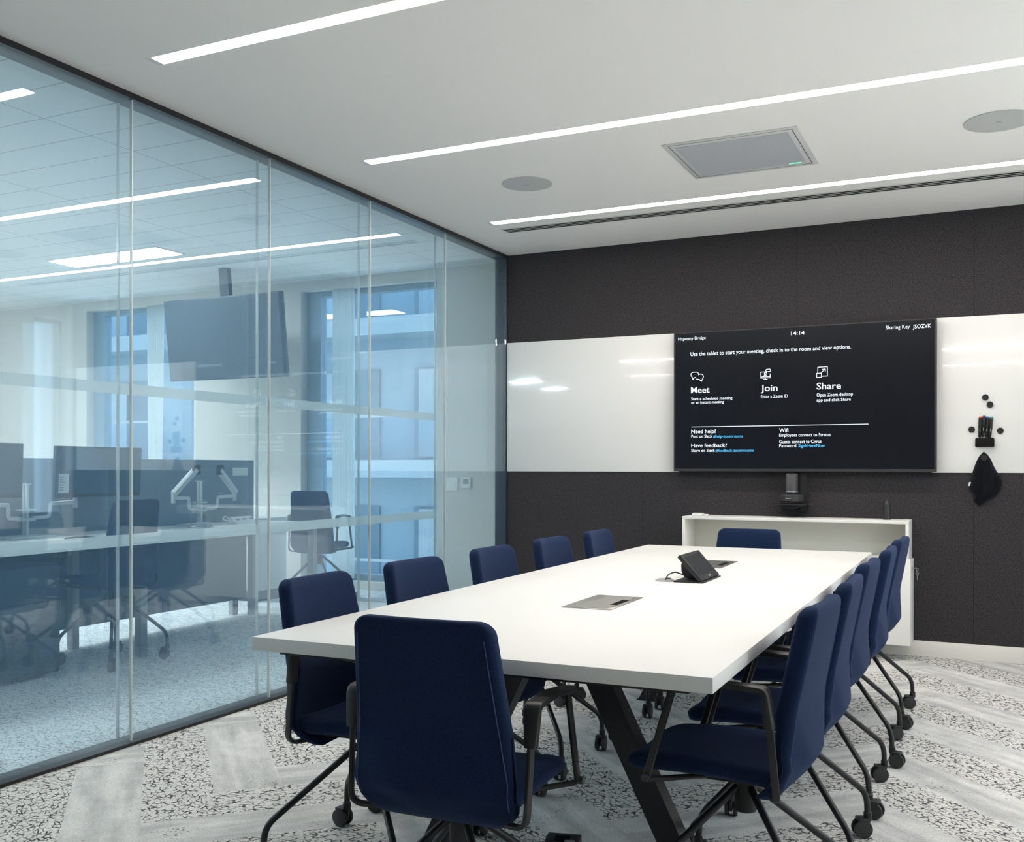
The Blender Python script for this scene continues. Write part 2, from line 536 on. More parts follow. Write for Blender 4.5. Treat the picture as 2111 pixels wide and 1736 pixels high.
M_rframe = mat('daylight_window_frame', (0.3, 0.3, 0.3), 0.5)
for k, a in enumerate(RW):
    t = empty('window_%d' % (11 + k), (XR + 0.15, (a[0] + a[1]) / 2, a[2]), label='out-of-view daylight window %d of the right hand wall' % (k + 1), kind='structure')
    hw = (a[1] - a[0]) / 2; hh = a[3] - a[2]
    bm = bm_new(); bx(bm, -.03, .03, -hw, -hw + .03, 0, hh); bx(bm, -.03, .03, hw - .03, hw, 0, hh); bx(bm, -.03, .03, -hw + .03, hw - .03, 0, .03); bx(bm, -.03, .03, -hw + .03, hw - .03, hh - .03, hh)
    obj('window_frame', bm, M_rframe, t, smooth=False)
    bm = bm_new(); bx(bm, -.006, .006, -hw + .03, hw - .03, .03, hh - .03); obj('window_pane', bm, M_dimglass if k == 2 else M_wglass, t, smooth=False)
boxobj('wall_front', (-0.09, XR + 0.1, YN - 0.1, YN, 0, H + .12), M_wallD, label='dark wall behind the camera', kind='structure')

# glazed partition
fr = empty('wall_left', (0, -3.8, 0), label='black framed double glazed partition on the left', kind='structure')
bm = bm_new()
for (x0, x1, y0, y1, z0, z1) in [(-0.09, 0.012, YN, 0, 2.675, 2.7), (-0.09, 0.024, YN, 0, 0.0, 0.013), (-0.09, 0.006, -0.012, 0.004, 0.01, 2.675)]:
    bx(bm, x0, x1, y0 + 3.8, y1 + 3.8, z0, z1)
obj('partition_frame', bm, M_frame, fr, smooth=False)
joints = [-7.6, -6.19, -5.31, -4.43, -3.552, -2.671, -1.785, -0.91, -0.012]
for k in range(len(joints) - 1):
    y0, y1 = joints[k], joints[k + 1]
    yc = (y0 + y1) / 2
    t = empty('window_%d' % (k + 1), (0, yc, 0), label='glazed bay %d of the partition, counted from the camera' % (k + 1), kind='structure')
    h = (y1 - y0) / 2
    bm = bm_new()
    bx(bm, -0.011, -0.001, -h + 0.002, h - 0.002, 0.008, 2.677)
    obj('front_pane', bm, M_glass, t, smooth=False)
    bm = bm_new()
    bx(bm, -0.086, -0.076, -h + 0.002, h - 0.002, 0.008, 2.677)
    obj('rear_pane', bm, M_glass, t, smooth=False)
    if k < len(joints) - 2:
        bm = bm_new()
        bx(bm, -0.0125, 0.0002, h - 0.003, h + 0.003, 0.01, 2.675)
        obj('silicone_joint', bm, M_joint, t, smooth=False)
        bm = bm_new()
        bx(bm, -0.0875, -0.0748, h - 0.003, h + 0.003, 0.01, 2.675)
        obj('silicone_joint', bm, M_joint, t, smooth=False)
    if y1 < -0.5:
        bm = bm_new()
        bx(bm, -0.0755, -0.0750, -h, h, 1.456, 1.503)
        bx(bm, -0.0755, -0.0750, -h, h, 0.817, 0.866)
        obj('frosted_band', bm, M_frost, t, smooth=False)

# ------------------------------------------------------------------ office shell beyond the glass
M_owall = mat('office_wall', (0.66, 0.64, 0.60), 0.9)
M_oframe = mat('window_frame_grey', (0.20, 0.29, 0.36), 0.5)
W1 = (-5.76, -4.22); W2 = (-2.86, -1.34)
bm = bm_new()
ZW = 2.855
yA, yB = YF, YF + 0.25
bx(bm, XO, W1[0], yA, yB, 0, HO); bx(bm, W1[1], W2[0], yA, yB, 0, HO); bx(bm, W2[1], 0.2, yA, yB, 0, HO)
for a, b in (W1, W2):
    bx(bm, a, b, yA, yB, ZW, HO); bx(bm, a, b, yA, yB, 0, 0.07)
tag(obj('wall_office_far', bm, M_owall, smooth=False), 'pale office wall between the tall outside windows', kind='structure')
boxobj('wall_office_side', (XO - 0.1, XO, YN, YF + .25, 0, HO), M_owall, label='far side wall of the office', kind='structure')
boxobj('wall_office_near', (XO, -0.09, YN - .1, YN, 0, HO), M_owall, label='near end wall of the office', kind='structure')
boxobj('wall_corner', (-0.09, 0.2, 0.12, YF, 0, HO), M_owall, label='short office wall behind the felt wall corner', kind='structure')
boxobj('wall_bulkhead', (-0.089, -0.02, YN, 0.12, H + 0.0, HO), M_owall, label='bulkhead above the glazed partition', kind='structure')
M_tile = mat('ceiling_tile', (0.66, 0.66, 0.64), 0.95, spec=0.1)
def officeceil():
    m = M_tile
    b = m.node_tree.nodes['Principled BSDF']
    t = nd(m, 'ShaderNodeTexCoord'); br = nd(m, 'ShaderNodeTexBrick')
    br.offset = 0.0; br.squash = 1.0
    br.inputs['Scale'].default_value = 1.0
    br.inputs['Brick Width'].default_value = 1.2; br.inputs['Row Height'].default_value = 0.3
    br.inputs['Mortar Size'].default_value = 0.004
    br.inputs['Color1'].default_value = (0.80, 0.80, 0.78, 1); br.inputs['Color2'].default_value = (0.80, 0.80, 0.78, 1)
    br.inputs['Mortar'].default_value = (0.30, 0.32, 0.33, 1)
    lk(m, t.outputs['Object'], br.inputs['Vector']); lk(m, br.outputs['Color'], b.inputs['Base Color'])
    boxobj('ceiling_office', (XO, -0.02, YN, YF + .25, HO, HO + 0.08), m, label='tiled suspended ceiling of the office beyond the glass', kind='structure')
officeceil()
for n, (a, b) in ((9, W1), (10, W2)):
    t = empty('window_%d' % n, ((a + b) / 2, YF + 0.15, 0.07), kind='structure',
              label=('tall outside window left of the hanging display' if n == 9 else 'tall outside window right of the hanging display'))
    hw = (b - a) / 2; hh = ZW - 0.07
    bm = bm_new()
    bx(bm, -hw, -hw + 0.16, -0.05, 0.05, 0, hh); bx(bm, hw - 0.06, hw, -0.05, 0.05, 0, hh)
    bx(bm, -hw + .16, hw - .06, -0.05, 0.05, 0, 0.06); bx(bm, -hw + .16, hw - .06, -0.05, 0.05, hh - 0.05, hh)
    obj('window_frame', bm, M_oframe, t, smooth=False)
    bm = bm_new(); bx(bm, -hw + .16, hw - .06, 0.0, 0.012, 0.06, hh - 0.05)
    obj('window_pane', bm, M_oglass, t, smooth=False)

# opposite building and things outside
M_conc = mat('facade_concrete', (0.34, 0.40, 0.44), 0.8)
M_conc2 = mat('facade_panel', (0.26, 0.34, 0.40), 0.6)
M_bwin = mat('facade_window', (0.10, 0.17, 0.22), 0.25)
M_rail = mat('rail_metal', (0.35, 0.38, 0.40), 0.4, metal=0.5)
M_blind = mat('facade_blind', (0.38, 0.43, 0.47), 0.8)
def building(name, x0, x1, lab, zs):
    bt = empty(name, ((x0 + x1) / 2, 14.0, -8), label=lab, cat='building')
    o = Vector(bt.location)
    def part(n, d, m, parent=bt):
        bm = bm_new(); bx(bm, *d)
        for v in bm.verts: v.co -= o
        return obj(n, bm, m, parent, smooth=False)
    part('facade', (x0, x1, 15.2, 20, -8, 7.6), M_conc2)
    for z in zs:
        sl = part('balcony_slab', (x0, x1, 14.0, 15.2, z, z + 0.42), M_conc)
        part('balcony_rail', (x0, x1, 14.0, 14.05, z + 1.45, z + 1.52), M_rail, sl)
        part('balcony_balustrade', (x0, x1, 14.02, 14.03, z + 0.42, z + 1.45), M_oglass, sl)
        n = max(1, int((x1 - x0) / 2.6))
        for k in range(n):
            a = x0 + 0.3 + k * (x1 - x0 - 0.4) / n
            wdn = part('facade_window', (a, a + 1.9, 15.14, 15.199, z + 0.5, z + 2.75), M_bwin)
            part('window_blind', (a + 0.15, a + 0.75, 15.10, 15.138, z + 0.5, z + 2.70), M_blind, wdn)
building('neighbouring_building', -30, -17.35, 'blue grey building seen through the left office window', [4.37, 0.9, -2.6])
building('neighbouring_building', -13.2, -4.0, 'building with glass balconies seen through the right office window', [4.37, 0.9, -2.6])
M_curtain = bpy.data.materials.new('curtain_cloth'); M_curtain.use_nodes = True
_t = nd(M_curtain, 'ShaderNodeBsdfTranslucent'); _t.inputs[0].default_value = (0.95, 0.97, 0.97, 1)
_m = nd(M_curtain, 'ShaderNodeMixShader'); _m.inputs[0].default_value = 0.6
M_curtain.node_tree.nodes['Principled BSDF'].inputs['Base Color'].default_value = (0.9, 0.91, 0.90, 1)
lk(M_curtain, M_curtain.node_tree.nodes['Principled BSDF'].outputs[0], _m.inputs[1]); lk(M_curtain, _t.outputs[0], _m.inputs[2])
lk(M_curtain, _m.outputs[0], M_curtain.node_tree.nodes['Material Output'].inputs[0])
def curtain(x, w_top, w_bot, lab):
    bm = bm_new(); n = 60; A = []; B = []
    for k in range(n + 1):
        u = k / n - 0.5; y = 0.016 * math.sin(k * 1.1)
        A.append(bm.verts.new((u * w_bot, y, 0))); B.append(bm.verts.new((u * w_top, y, 2.7645)))
    for k in range(n): bm.faces.new((A[k], A[k + 1], B[k + 1], B[k]))
    bmesh.ops.solidify(bm, geom=bm.faces[:], thickness=0.004)
    tag(obj('curtain', bm, M_curtain, loc=(x, 1.345, 0.09)), lab, 'curtain', 'white gathered curtains')
curtain(-4.80, 0.24, 0.15, 'narrow white gathered curtain in the left office window')
curtain(-2.395, 0.25, 0.25, 'pale straight curtain at the left side of the right office window')

# ceiling lights of the office
def office_light(x, y, lab, sx=0.6, sy=0.15):
    t = empty('ceiling_panel_light', (x, y, HO), label=lab, cat='ceiling light')
    bm = bm_new(); bx(bm, -sx - .02, sx + .02, -sy - .02, sy + .02, -0.008, -0.0004); obj('light_frame', bm, M_housing, t, smooth=False)
    boxobj('light_diffuser', (-sx, sx, -sy, sy, -0.012, -0.0082), M_panelL, t)
office_light(-3.58, -0.33, 'rectangular panel light in the tiled office ceiling behind the glass', 0.62, 0.14)

# ------------------------------------------------------------------ the meeting table
def table():
    th = 0.0144
    t = empty('conference_table', (2.096, -2.917, 0), th, label='long white rectangular conference table on black splayed steel legs', cat='table')
    hw, hl = 0.592, 1.690
    zt = 0.72
    boxobj('tabletop', (-hw, hw, -hl, hl, zt - 0.034, zt), M_table, t, bev=0.0015)
    bm = bm_new()
    iw, il = hw - 0.06, hl - 0.035
    z1 = zt - 0.0342; z0 = z1 - 0.012
    bx(bm, -iw, iw, -il, -il + 0.05, z0, z1); bx(bm, -iw, iw, il - 0.05, il, z0, z1)
    bx(bm, -iw, -iw + 0.04, -il + .05, il - .05, z0, z1); bx(bm, iw - 0.04, iw, -il + .05, il - .05, z0, z1)
    bx(bm, -0.05, 0.05, -1.08, 1.08, z1 - 0.05, z1)
    for s in (-1, 1):
        bx(bm, -0.30, 0.30, s * 1.08 - 0.035, s * 1.08 + 0.035, z0 - 0.02, z0)
    obj('under_frame', bm, M_black, t, smooth=False)
    for ey in (-1.08, 1.08):
        for s in (-1, 1):
            bm = bm_new()
            a = Vector((s * 0.075, ey, z0 - 0.005)); b = Vector((s * 0.405, ey, 0.004))
            d = (b - a).normalized(); px = Vector((d.z, 0, -d.x)) * 0.034
            q = []
            for yy in (-0.03, 0.03):
                for p in (a, b):
                    k = 0.034 / abs(d.z)
                    q.append([bm.verts.new((p.x - k, p.y + yy, p.z)), bm.verts.new((p.x + k, p.y + yy, p.z))])
            (a0, b0, a1, b1) = q
            for f in ((a0[0], a0[1], b0[1], b0[0]), (a1[0], b1[0], b1[1], a1[1]), (a0[0], b0[0], b1[0], a1[0]),
                      (a0[1], a1[1], b1[1], b0[1]), (a0[0], a1[0], a1[1], a0[1]), (b0[0], b0[1], b1[1], b1[0])):
                bm.faces.new(f)
            bx(bm, b.x - 0.045, b.x + 0.045, ey - 0.03, ey + 0.03, 0.0, 0.006)
            obj('leg', bm, M_black, t, smooth=False)
    return t
table()

# ------------------------------------------------------------------ chairs
def superring(bm, cx, w, cy, th, f, n=40, ex=0.28, ey=0.75):
    ring = []
    for k in range(n):
        a = 2 * PI * k / n
        c, s = math.cos(a), math.sin(a)
        x = w * math.copysign(abs(c) ** ex, c)
        y = th * math.copysign(abs(s) ** ey, s)
        if n > 60:      # flat-faced shell section: even steps across, rounded ends
            q = k / n * 4
            if q < 1: a2 = -PI / 2 + PI * q; x = w - th * 0.85 + th * 0.85 * math.cos(a2); y = th * math.sin(a2)
            elif q < 2: x = (w - th * 0.85) * (1 - 2 * (q - 1)); y = th
            elif q < 3: a2 = PI / 2 + PI * (q - 2); x = -(w - th * 0.85) + th * 0.85 * math.cos(a2); y = th * math.sin(a2)
            else: x = -(w - th * 0.85) * (1 - 2 * (q - 3)); y = -th
        ring.append(bm.verts.new(f(cx + x, cy, y)))
    return ring

def loft(bm, rings):
    for i in range(len(rings) - 1):
        n = len(rings[i])
        for k in range(n):
            bm.faces.new((rings[i][k], rings[i][(k + 1) % n], rings[i + 1][(k + 1) % n], rings[i + 1][k]))
    bm.faces.new(rings[0][::-1]); bm.faces.new(rings[-1])

def interp(tab, x):
    if x <= tab[0][0]: return tab[0][1]
    for (a, va), (b, vb) in zip(tab, tab[1:]):
        if x <= b:
            t = (x - a) / (b - a); t = t * t * (3 - 2 * t) * 0.5 + t * 0.5
            return va + (vb - va) * t
    return tab[-1][1]

ZTOP = 0.828
def lin(tab, x):
    if x <= tab[0][0]: return tab[0][1] + (x - tab[0][0]) * (tab[1][1] - tab[0][1]) / (tab[1][0] - tab[0][0])
    for (a, va), (b, vb) in zip(tab, tab[1:]):
        if x <= b: return va + (vb - va) * (x - a) / (b - a)
    return tab[-1][1]
def soft(tab, x, r=0.012):
    return sum(lin(tab, x + r * k / 3) for k in range(-3, 4)) / 7
def fold_at(sx, z):
    if z >= 0.60: return 0.0
    kz = max(0.0, (z - 0.40) / 0.20)
    d = abs(sx) - (0.10 + 0.90 * kz)
    return 0.016 * min(1.0, max(0.0, d / 0.45)) * (1.0 if z > 0.43 else max(0.0, (z - 0.38) / 0.05))
BACK_Y = [(0.365, -0.082), (0.400, -0.128), (0.450, -0.163), (0.578, -0.147), (0.85, -0.201)]   # centre line of the shell
BACK_W = [(0.365, 0.184), (0.41, 0.199), (0.47, 0.202), (0.60, 0.186), (0.85, 0.165)]
BACK_C = [(0.365, 0.004), (0.42, 0.012), (0.48, 0.014), (0.56, 0.006), (0.70, 0.006), (0.83, 0.006)]
FRONT_C = 0.010

def back_pt(z, s, th=0.0195):
    w_ = soft(BACK_W, z)
    x = (w_ - th * 0.85)
    return Vector((s * x, soft(BACK_Y, z) - th - 0.0002 + fold_at(x / w_, z) + interp(BACK_C, z) * (x / w_) ** 2.2, z))

def make_chair():
    t = empty('conference_chair', (0, 0, 0))
    # backrest
    bm = bm_new(); rings = []
    zs = [0.368 + (ZTOP - 0.03 - 0.368) * i / 30 for i in range(31)] + [ZTOP - 0.03 + 0.03 * math.sin(PI / 2 * i / 7) for i in range(1, 8)]
    for z in zs:
        w_ = soft(BACK_W, z); th = 0.0195
        top = max(0.0, (z - (ZTOP - 0.03)) / 0.03)
        k = math.sqrt(max(0.0, 1 - top * top))
        w2 = w_ - 0.034 * (1 - k); th2 = th * (0.25 + 0.75 * k) if top > 0 else th
        bot = max(0.0, (0.43 - z) / 0.06)
        w2 -= 0.030 * bot ** 2
        cy = soft(BACK_Y, z); cc = interp(BACK_C, z)
        def f(x, _c, y, cy=cy, cc=cc, z=z, w_=w_):
            q = abs(x / w_) ** 2.2
            fold = fold_at(x / w_, z) if y < 0 else 0.0
            return Vector((x, cy + y + fold + (cc + (FRONT_C if y > 0 else 0)) * q, z))
        rings.append(superring(bm, 0, w2, 0, th2, f, n=96, ex=0.22, ey=0.5))
    loft(bm, rings)
    obj('backrest', bm, M_blue, t, angle=180)
    # seam piping down both rear corners of the back
    for s in (-1, 1):
        bm = bm_new()
        pts = [back_pt(z, s) for z in [0.42 + 0.37 * i / 24 for i in range(25)]]
        tube(bm, pts, 0.0014, 6)
        obj('seam', bm, M_seam, t)
    # seat
    bm = bm_new(); rings = []
    N = 26
    y0, y1 = -0.120, 0.275
    for i in range(N + 1):
        y = y0 + (y1 - y0) * (i / N)
        fr_ = max(0.0, (y - (y1 - 0.075)) / 0.075)
        k = math.sqrt(max(0.0, 1 - fr_ ** 2.2))
        w_ = 0.186 - 0.014 * max(0, y) / 0.27 - 0.070 * (1 - k)
        th = 0.027 * (0.30 + 0.70 * k) if fr_ > 0 else 0.027
        rear = max(0.0, (-0.09 - y) / 0.06)
        zc = 0.408 + 0.012 * math.sin((y + 0.15) / 0.42 * PI) - 0.012 * fr_ ** 2 + 0.010 * rear
        def f(x, _c, zz, y=y, zc=zc, w_=w_):
            return Vector((x, y, zc + zz + 0.012 * abs(x / max(w_, 0.01)) ** 2))
        rings.append(superring(bm, 0, w_, 0, th, f))
    loft(bm, rings)
    obj('seat', bm, M_blue, t, angle=180)
    # under-seat mechanism and column
    bm = bm_new()
    bx(bm, -0.075, 0.075, -0.085, 0.095, 0.372, 0.388, bev=0.004)
    lathe(bm, [(0.026, 0.285), (0.028, 0.29), (0.028, 0.352), (0.034, 0.358), (0.034, 0.376)], n=24)
    obj('swivel_column', bm, M_plast, t)
    # four bent tube legs on castors
    for k in range(4):
        a = PI / 4 + k * PI / 2
        dx, dy = math.cos(a), math.sin(a)
        bm = bm_new()
        path = fillet([(dx * 0.018, dy * 0.018, 0.352), (dx * 0.298, dy * 0.298, 0.138), (dx * 0.302, dy * 0.302, 0.066)], 0.045, 8)
        tube(bm, path, 0.0095, 12)
        leg = obj('leg', bm, M_black, t)
        # castor: twin wheels under a hood
        bm = bm_new()
        ca = a + (0.9, -0.7, 2.2, -1.9)[k]
        R = Matrix.Translation(Vector((dx * 0.302, dy * 0.302, 0))) @ Matrix.Rotation(ca, 4, 'Z')
        lathe(bm, [(0.011, 0.052), (0.0125, 0.056), (0.0125, 0.078), (0.010, 0.080)], n=14, mtx=Matrix.Translation(Vector((dx * .302, dy * .302, 0))))
        bx(bm, -0.006, 0.006, -0.030, 0.008, 0.020, 0.060, bev=0.003, rot=R)
        bx(bm, -0.021, 0.021, -0.034, 0.0, 0.052, 0.062, bev=0.004, rot=R)
        obj('castor_hood', bm, M_plast, leg)
        for s in (-1, 1):
            bm = bm_new()
            lathe(bm, [(0.020, s * 0.0075), (0.0275, s * 0.009), (0.029, s * 0.013), (0.0275, s * 0.0195), (0.021, s * 0.0205)], centre=(0, -0.018, 0.029), axis='X', n=24, mtx=R)
            obj('castor_wheel', bm, M_rubber, leg)
    # arm loops
    for s in (-1, 1):
        bm = bm_new()
        low = fillet([(s * 0.03, -0.060, 0.376), (s * 0.218, -0.128, 0.384), (s * 0.222, -0.112, 0.56)], 0.032, 8)
        tube(bm, low, 0.0055, 10, ry=0.0095, up=(0, 0, 1))
        arm = obj('arm_frame', bm, M_arm, t)
        bm = bm_new()
        fl = fillet([(s * 0.219, 0.118, 0.628), (s * 0.219, 0.187, 0.396), (s * 0.16, 0.150, 0.388), (s * 0.07, 0.08, 0.380)], 0.012, 4)
        tube(bm, fl, 0.0065, 10, ry=0.009, up=(1, 0, 0))
        obj('front_post', bm, M_arm, arm)
        bm = bm_new()
        lathe(bm, [(0.009, -0.006), (0.009, 0.006)], centre=(s * 0.228, 0.186, 0.402), axis='X', n=16)
        obj('bolt', bm, M_rim, arm)
        bm = bm_new()
        path = fillet([(s * 0.222, -0.112, 0.555), (s * 0.222, -0.104, 0.642), (s * 0.220, 0.01, 0.646), (s * 0.219, 0.128, 0.632)], 0.014, 6)
        rx = [0.0125] * len(path); ryy = [0.0135] * len(path)
        for i, p in enumerate(path):
            if p.z > 0.625: rx[i] = 0.0085; ryy[i] = 0.020
        tube(bm, path, rx, 16, ry=ryy, up=(0, 1, 0))
        obj('arm_pad', bm, M_arm, arm)
    return t

def set_chair(o, x, y, deg, label, group='navy conference chairs', cat='chair', sz=1.0):
    o.location = (x, y, 0.0); o.rotation_euler = (0, 0, math.radians(deg)); o.scale = (1, 1, sz)
    tag(o, label, cat, group)
proto = make_chair()
RX, LX = 2.655, 1.572
seats = [
    (2.119, -4.587, 2, 'navy upholstered swivel chair at the near end of the table, back to the camera'),
    (RX + .01, -4.085, 88, 'navy chair nearest the camera on the right side of the table'),
    (RX + .01, -3.545, 91, 'second navy chair from the camera on the right side of the table'),
    (RX - .006, -2.925, 89, 'middle navy chair of the five on the right side of the table'),
    (RX + .002, -2.300, 91, 'fourth navy chair from the camera on the right side of the table'),
    (RX - .002, -1.665, 88, 'navy chair on the right side of the table nearest the white storage unit'),
    (LX + .01, -4.165, -88, 'navy chair nearest the camera on the glass side of the table'),
    (LX, -3.60, -92, 'second navy chair from the camera on the glass side of the table'),
    (LX, -2.985, -90, 'middle navy chair of the five on the glass side of the table'),
    (LX, -2.385, -91, 'fourth navy chair from the camera on the glass side of the table'),
    (LX, -1.785, -89, 'navy chair on the glass side of the table nearest the felt wall'),
    (2.015, -1.290, 180, 'navy chair at the far end of the table below the wall screen'),
]
for i, (x, y, a, lab) in enumerate(seats):
    o = proto if i == 0 else copy_tree(proto)
    set_chair(o, x, y, a, lab, sz=0.985 if i == 11 else 1.0)
# two more in the office behind the glass
o = copy_tree(proto); set_chair(o, -1.46, -2.30, 90, 'navy chair drawn up to the office desk behind the glass, left of the two', 'navy office chairs behind the glass', sz=1.16)
o = copy_tree(proto); set_chair(o, -1.96, 0.38, 10, 'navy chair behind the glass standing alone past the end of the desk', 'navy office chairs behind the glass', sz=1.15)

# ------------------------------------------------------------------ on the table
def on_table_tray(x0, x1, y0, y1, lab, dark=False):
    zt = 0.7202
    t = empty('cable_tray_cover', ((x0 + x1) / 2, (y0 + y1) / 2, zt), 0.0144, label=lab, cat='cable tray', group='grey metal cable tray covers set in the tabletop')
    w_, l_ = (x1 - x0) / 2, (y1 - y0) / 2
    boxobj('tray_rim', (-w_, w_, -l_, l_, 0.0, 0.0022), M_tray, t, bev=0.0008)
    boxobj('lid', (-w_ + 0.045, w_ - 0.018, -l_ + 0.010, l_ - 0.010, 0.0022, 0.0030), M_tray, t)
    boxobj('lid_gap', (-w_ + 0.0435, -w_ + 0.0450, -l_ + 0.008, l_ - 0.008, 0.0022, 0.00235), M_void, t)
    boxobj('cable_slot', (w_ - 0.038, w_ - 0.016, -l_ + 0.10, l_ - 0.10, 0.0030, 0.0034), M_void, t)
on_table_tray(2.025, 2.186, -3.775, -3.448, 'grey metal cable tray cover set in the tabletop near the camera')
on_table_tray(2.005, 2.170, -2.372, -2.035, 'dark looking metal cable tray cover in the tabletop behind the touch panel')

def touch_panel():
    zt = 0.7202
    t = empty('touch_panel', (2.20, -2.825, zt), label='black tablet touch panel on a stand in the middle of the table', cat='tablet')
    boxobj('stand_base', (-0.060, 0.055, -0.135, 0.130, 0.0, 0.005), M_plast, t, bev=0.0015)
    # screen body tilted back
    a = Vector((0.050, 0, 0.010)); b = Vector((-0.036, 0, 0.104))
    d = (b - a).normalized(); n = Vector((d.z, 0, -d.x))     # faces +x and up
    ang = math.atan2(d.z, d.x)
    R = Matrix.Translation(a) @ Matrix(((d.x, 0, n.x, 0), (0, 1, 0, 0), (d.z, 0, n.z, 0), (0, 0, 0, 1)))
    L = (b - a).length
    bm = bm_new(); bx(bm, 0, L, -0.130, 0.130, -0.016, 0.0, bev=0.004, rot=R)
    body = obj('tablet_body', bm, M_plast, t)
    bm = bm_new(); bx(bm, 0.022, L - 0.016, -0.108, 0.112, 0.0002, 0.0008, rot=R)
    obj('tablet_screen', bm, mat('tablet_glass', (0.05, 0.052, 0.058), 0.12, coat=0.5), body, smooth=False)
    bm = bm_new()
    for i in range(6): bx(bm, 0.0085, 0.0125, -0.012 + i * 0.0045, -0.009 + i * 0.0045, 0.0002, 0.0006, rot=R)
    obj('maker_mark', bm, mat('mark_white', (0.8, 0.8, 0.8), 0.5), body, smooth=False)
    # round back foot
    bm = bm_new()
    pts = []
    for k in range(13):
        t_ = k / 12 * PI * 0.62
        pts.append((-0.048 + 0.030 * (1 - math.sin(t_ + 0.25)), -0.0, 0.006 + 0.082 * k / 12))
    poly = [(-0.010, 0.004), (-0.040, 0.012), (-0.052, 0.034), (-0.053, 0.058), (-0.045, 0.080), (-0.028, 0.092), (0.02, 0.03), (0.03, 0.006)]
    prism(bm, poly, -0.055, 0.055, axis='Y')
    obj('stand_foot', bm, M_plast, t, angle=30)
    bm = bm_new()
    tube(bm, fillet([(-0.045, -0.05, 0.020), (-0.065, -0.10, 0.036), (-0.085, -0.125, 0.025), (-0.093, -0.130, 0.004)], 0.03, 8), 0.0026, 8)
    obj('cable', bm, mat('cable_grey', (0.04, 0.04, 0.04), 0.5), t)
touch_panel()
bm = bm_new()
lathe(bm, [(0.036, 0.0), (0.036, 0.0025), (0.030, 0.004), (0.027, 0.0075), (0.018, 0.0095), (0.0, 0.010)], n=32)
g = obj('cable_grommet', bm, M_grom, loc=(2.098, -2.930, 0.7202))
tag(g, 'round grey cable grommet in the tabletop left of the touch panel', 'grommet')
boxobj('cable_hole', (0.006, 0.022, -0.008, 0.010, 0.0095, 0.0110), M_void, g)

# power box hanging low under the near end of the table
t = empty('socket_box', (2.11, -3.97, 0.0), 0.25, label='black power socket box on the carpet under the near end of the table', cat='socket box')
boxobj('box_body', (-0.05, 0.05, -0.075, 0.075, 0.0, 0.075), M_plast, t, bev=0.004)
for k in range(2): boxobj('socket', (-0.022, 0.022, -0.06 + k * 0.062, -0.015 + k * 0.062, 0.075, 0.077), M_void, t)
boxobj('cable_plug', (0.015, 0.045, -0.070, -0.030, 0.077, 0.095), M_grom, t, bev=0.003)

# ------------------------------------------------------------------ wall screen
def px(u, v, yp):
    """wall point seen at a photograph pixel, used once to read off lettering positions"""
    cx, cy, f = 1055.0, 963.008, 2079.43
    d = fw + rt * ((u - cx) / f) - up * ((v - cy) / f)
    t_ = (yp + 6.6432) / d.y
    return Vector((3.2377, -6.6432, 1.1523)) + d * t_
YS = -0.0705
SANS = None
_cap = []
def CAPH():
    if not _cap:
        cu = bpy.data.curves.new('h', 'FONT'); cu.body = 'H'; cu.size = 1.0
        if SANS: cu.font = SANS
        o = bpy.data.objects.new('h', cu); C.objects.link(o); bpy.context.view_layer.update()
        me = bpy.data.meshes.new_from_object(o.evaluated_get(bpy.context.evaluated_depsgraph_get()))
        bpy.data.objects.remove(o)
        _cap.append(max(v.co.y for v in me.vertices) - min(v.co.y for v in me.vertices))
    return _cap[0]
def text_mesh(s, x0, x1, z, cap, bold):
    cu = bpy.data.curves.new('t', 'FONT')
    cu.body = s; cu.size = 1.0; cu.align_x = 'LEFT'; cu.resolution_u = 3
    cu.offset = bold * 0.45
    if SANS: cu.font = SANS
    o = bpy.data.objects.new('t', cu); C.objects.link(o)
    bpy.context.view_layer.update()
    dg = bpy.context.evaluated_depsgraph_get()
    me = bpy.data.meshes.new_from_object(o.evaluated_get(dg))
    bpy.data.objects.remove(o)
    xs = [v.co.x for v in me.vertices]
    mn, mxx = min(xs), max(xs)
    kx = (x1 - x0) / (mxx - mn); kz = cap / 0.73
    kz = cap / CAPH()
    out = [Vector((x0 + (v.co.x - mn) * kx, YS - 0.0006, z + v.co.y * kz)) for v in me.vertices]
    return out, [tuple(p.vertices) for p in me.polygons]

def add_geo(bm, geo):
    vs, fs = geo
    bv = [bm.verts.new(v) for v in vs]
    for f in fs:
        try: bm.faces.new([bv[i] for i in f])
        except ValueError: pass

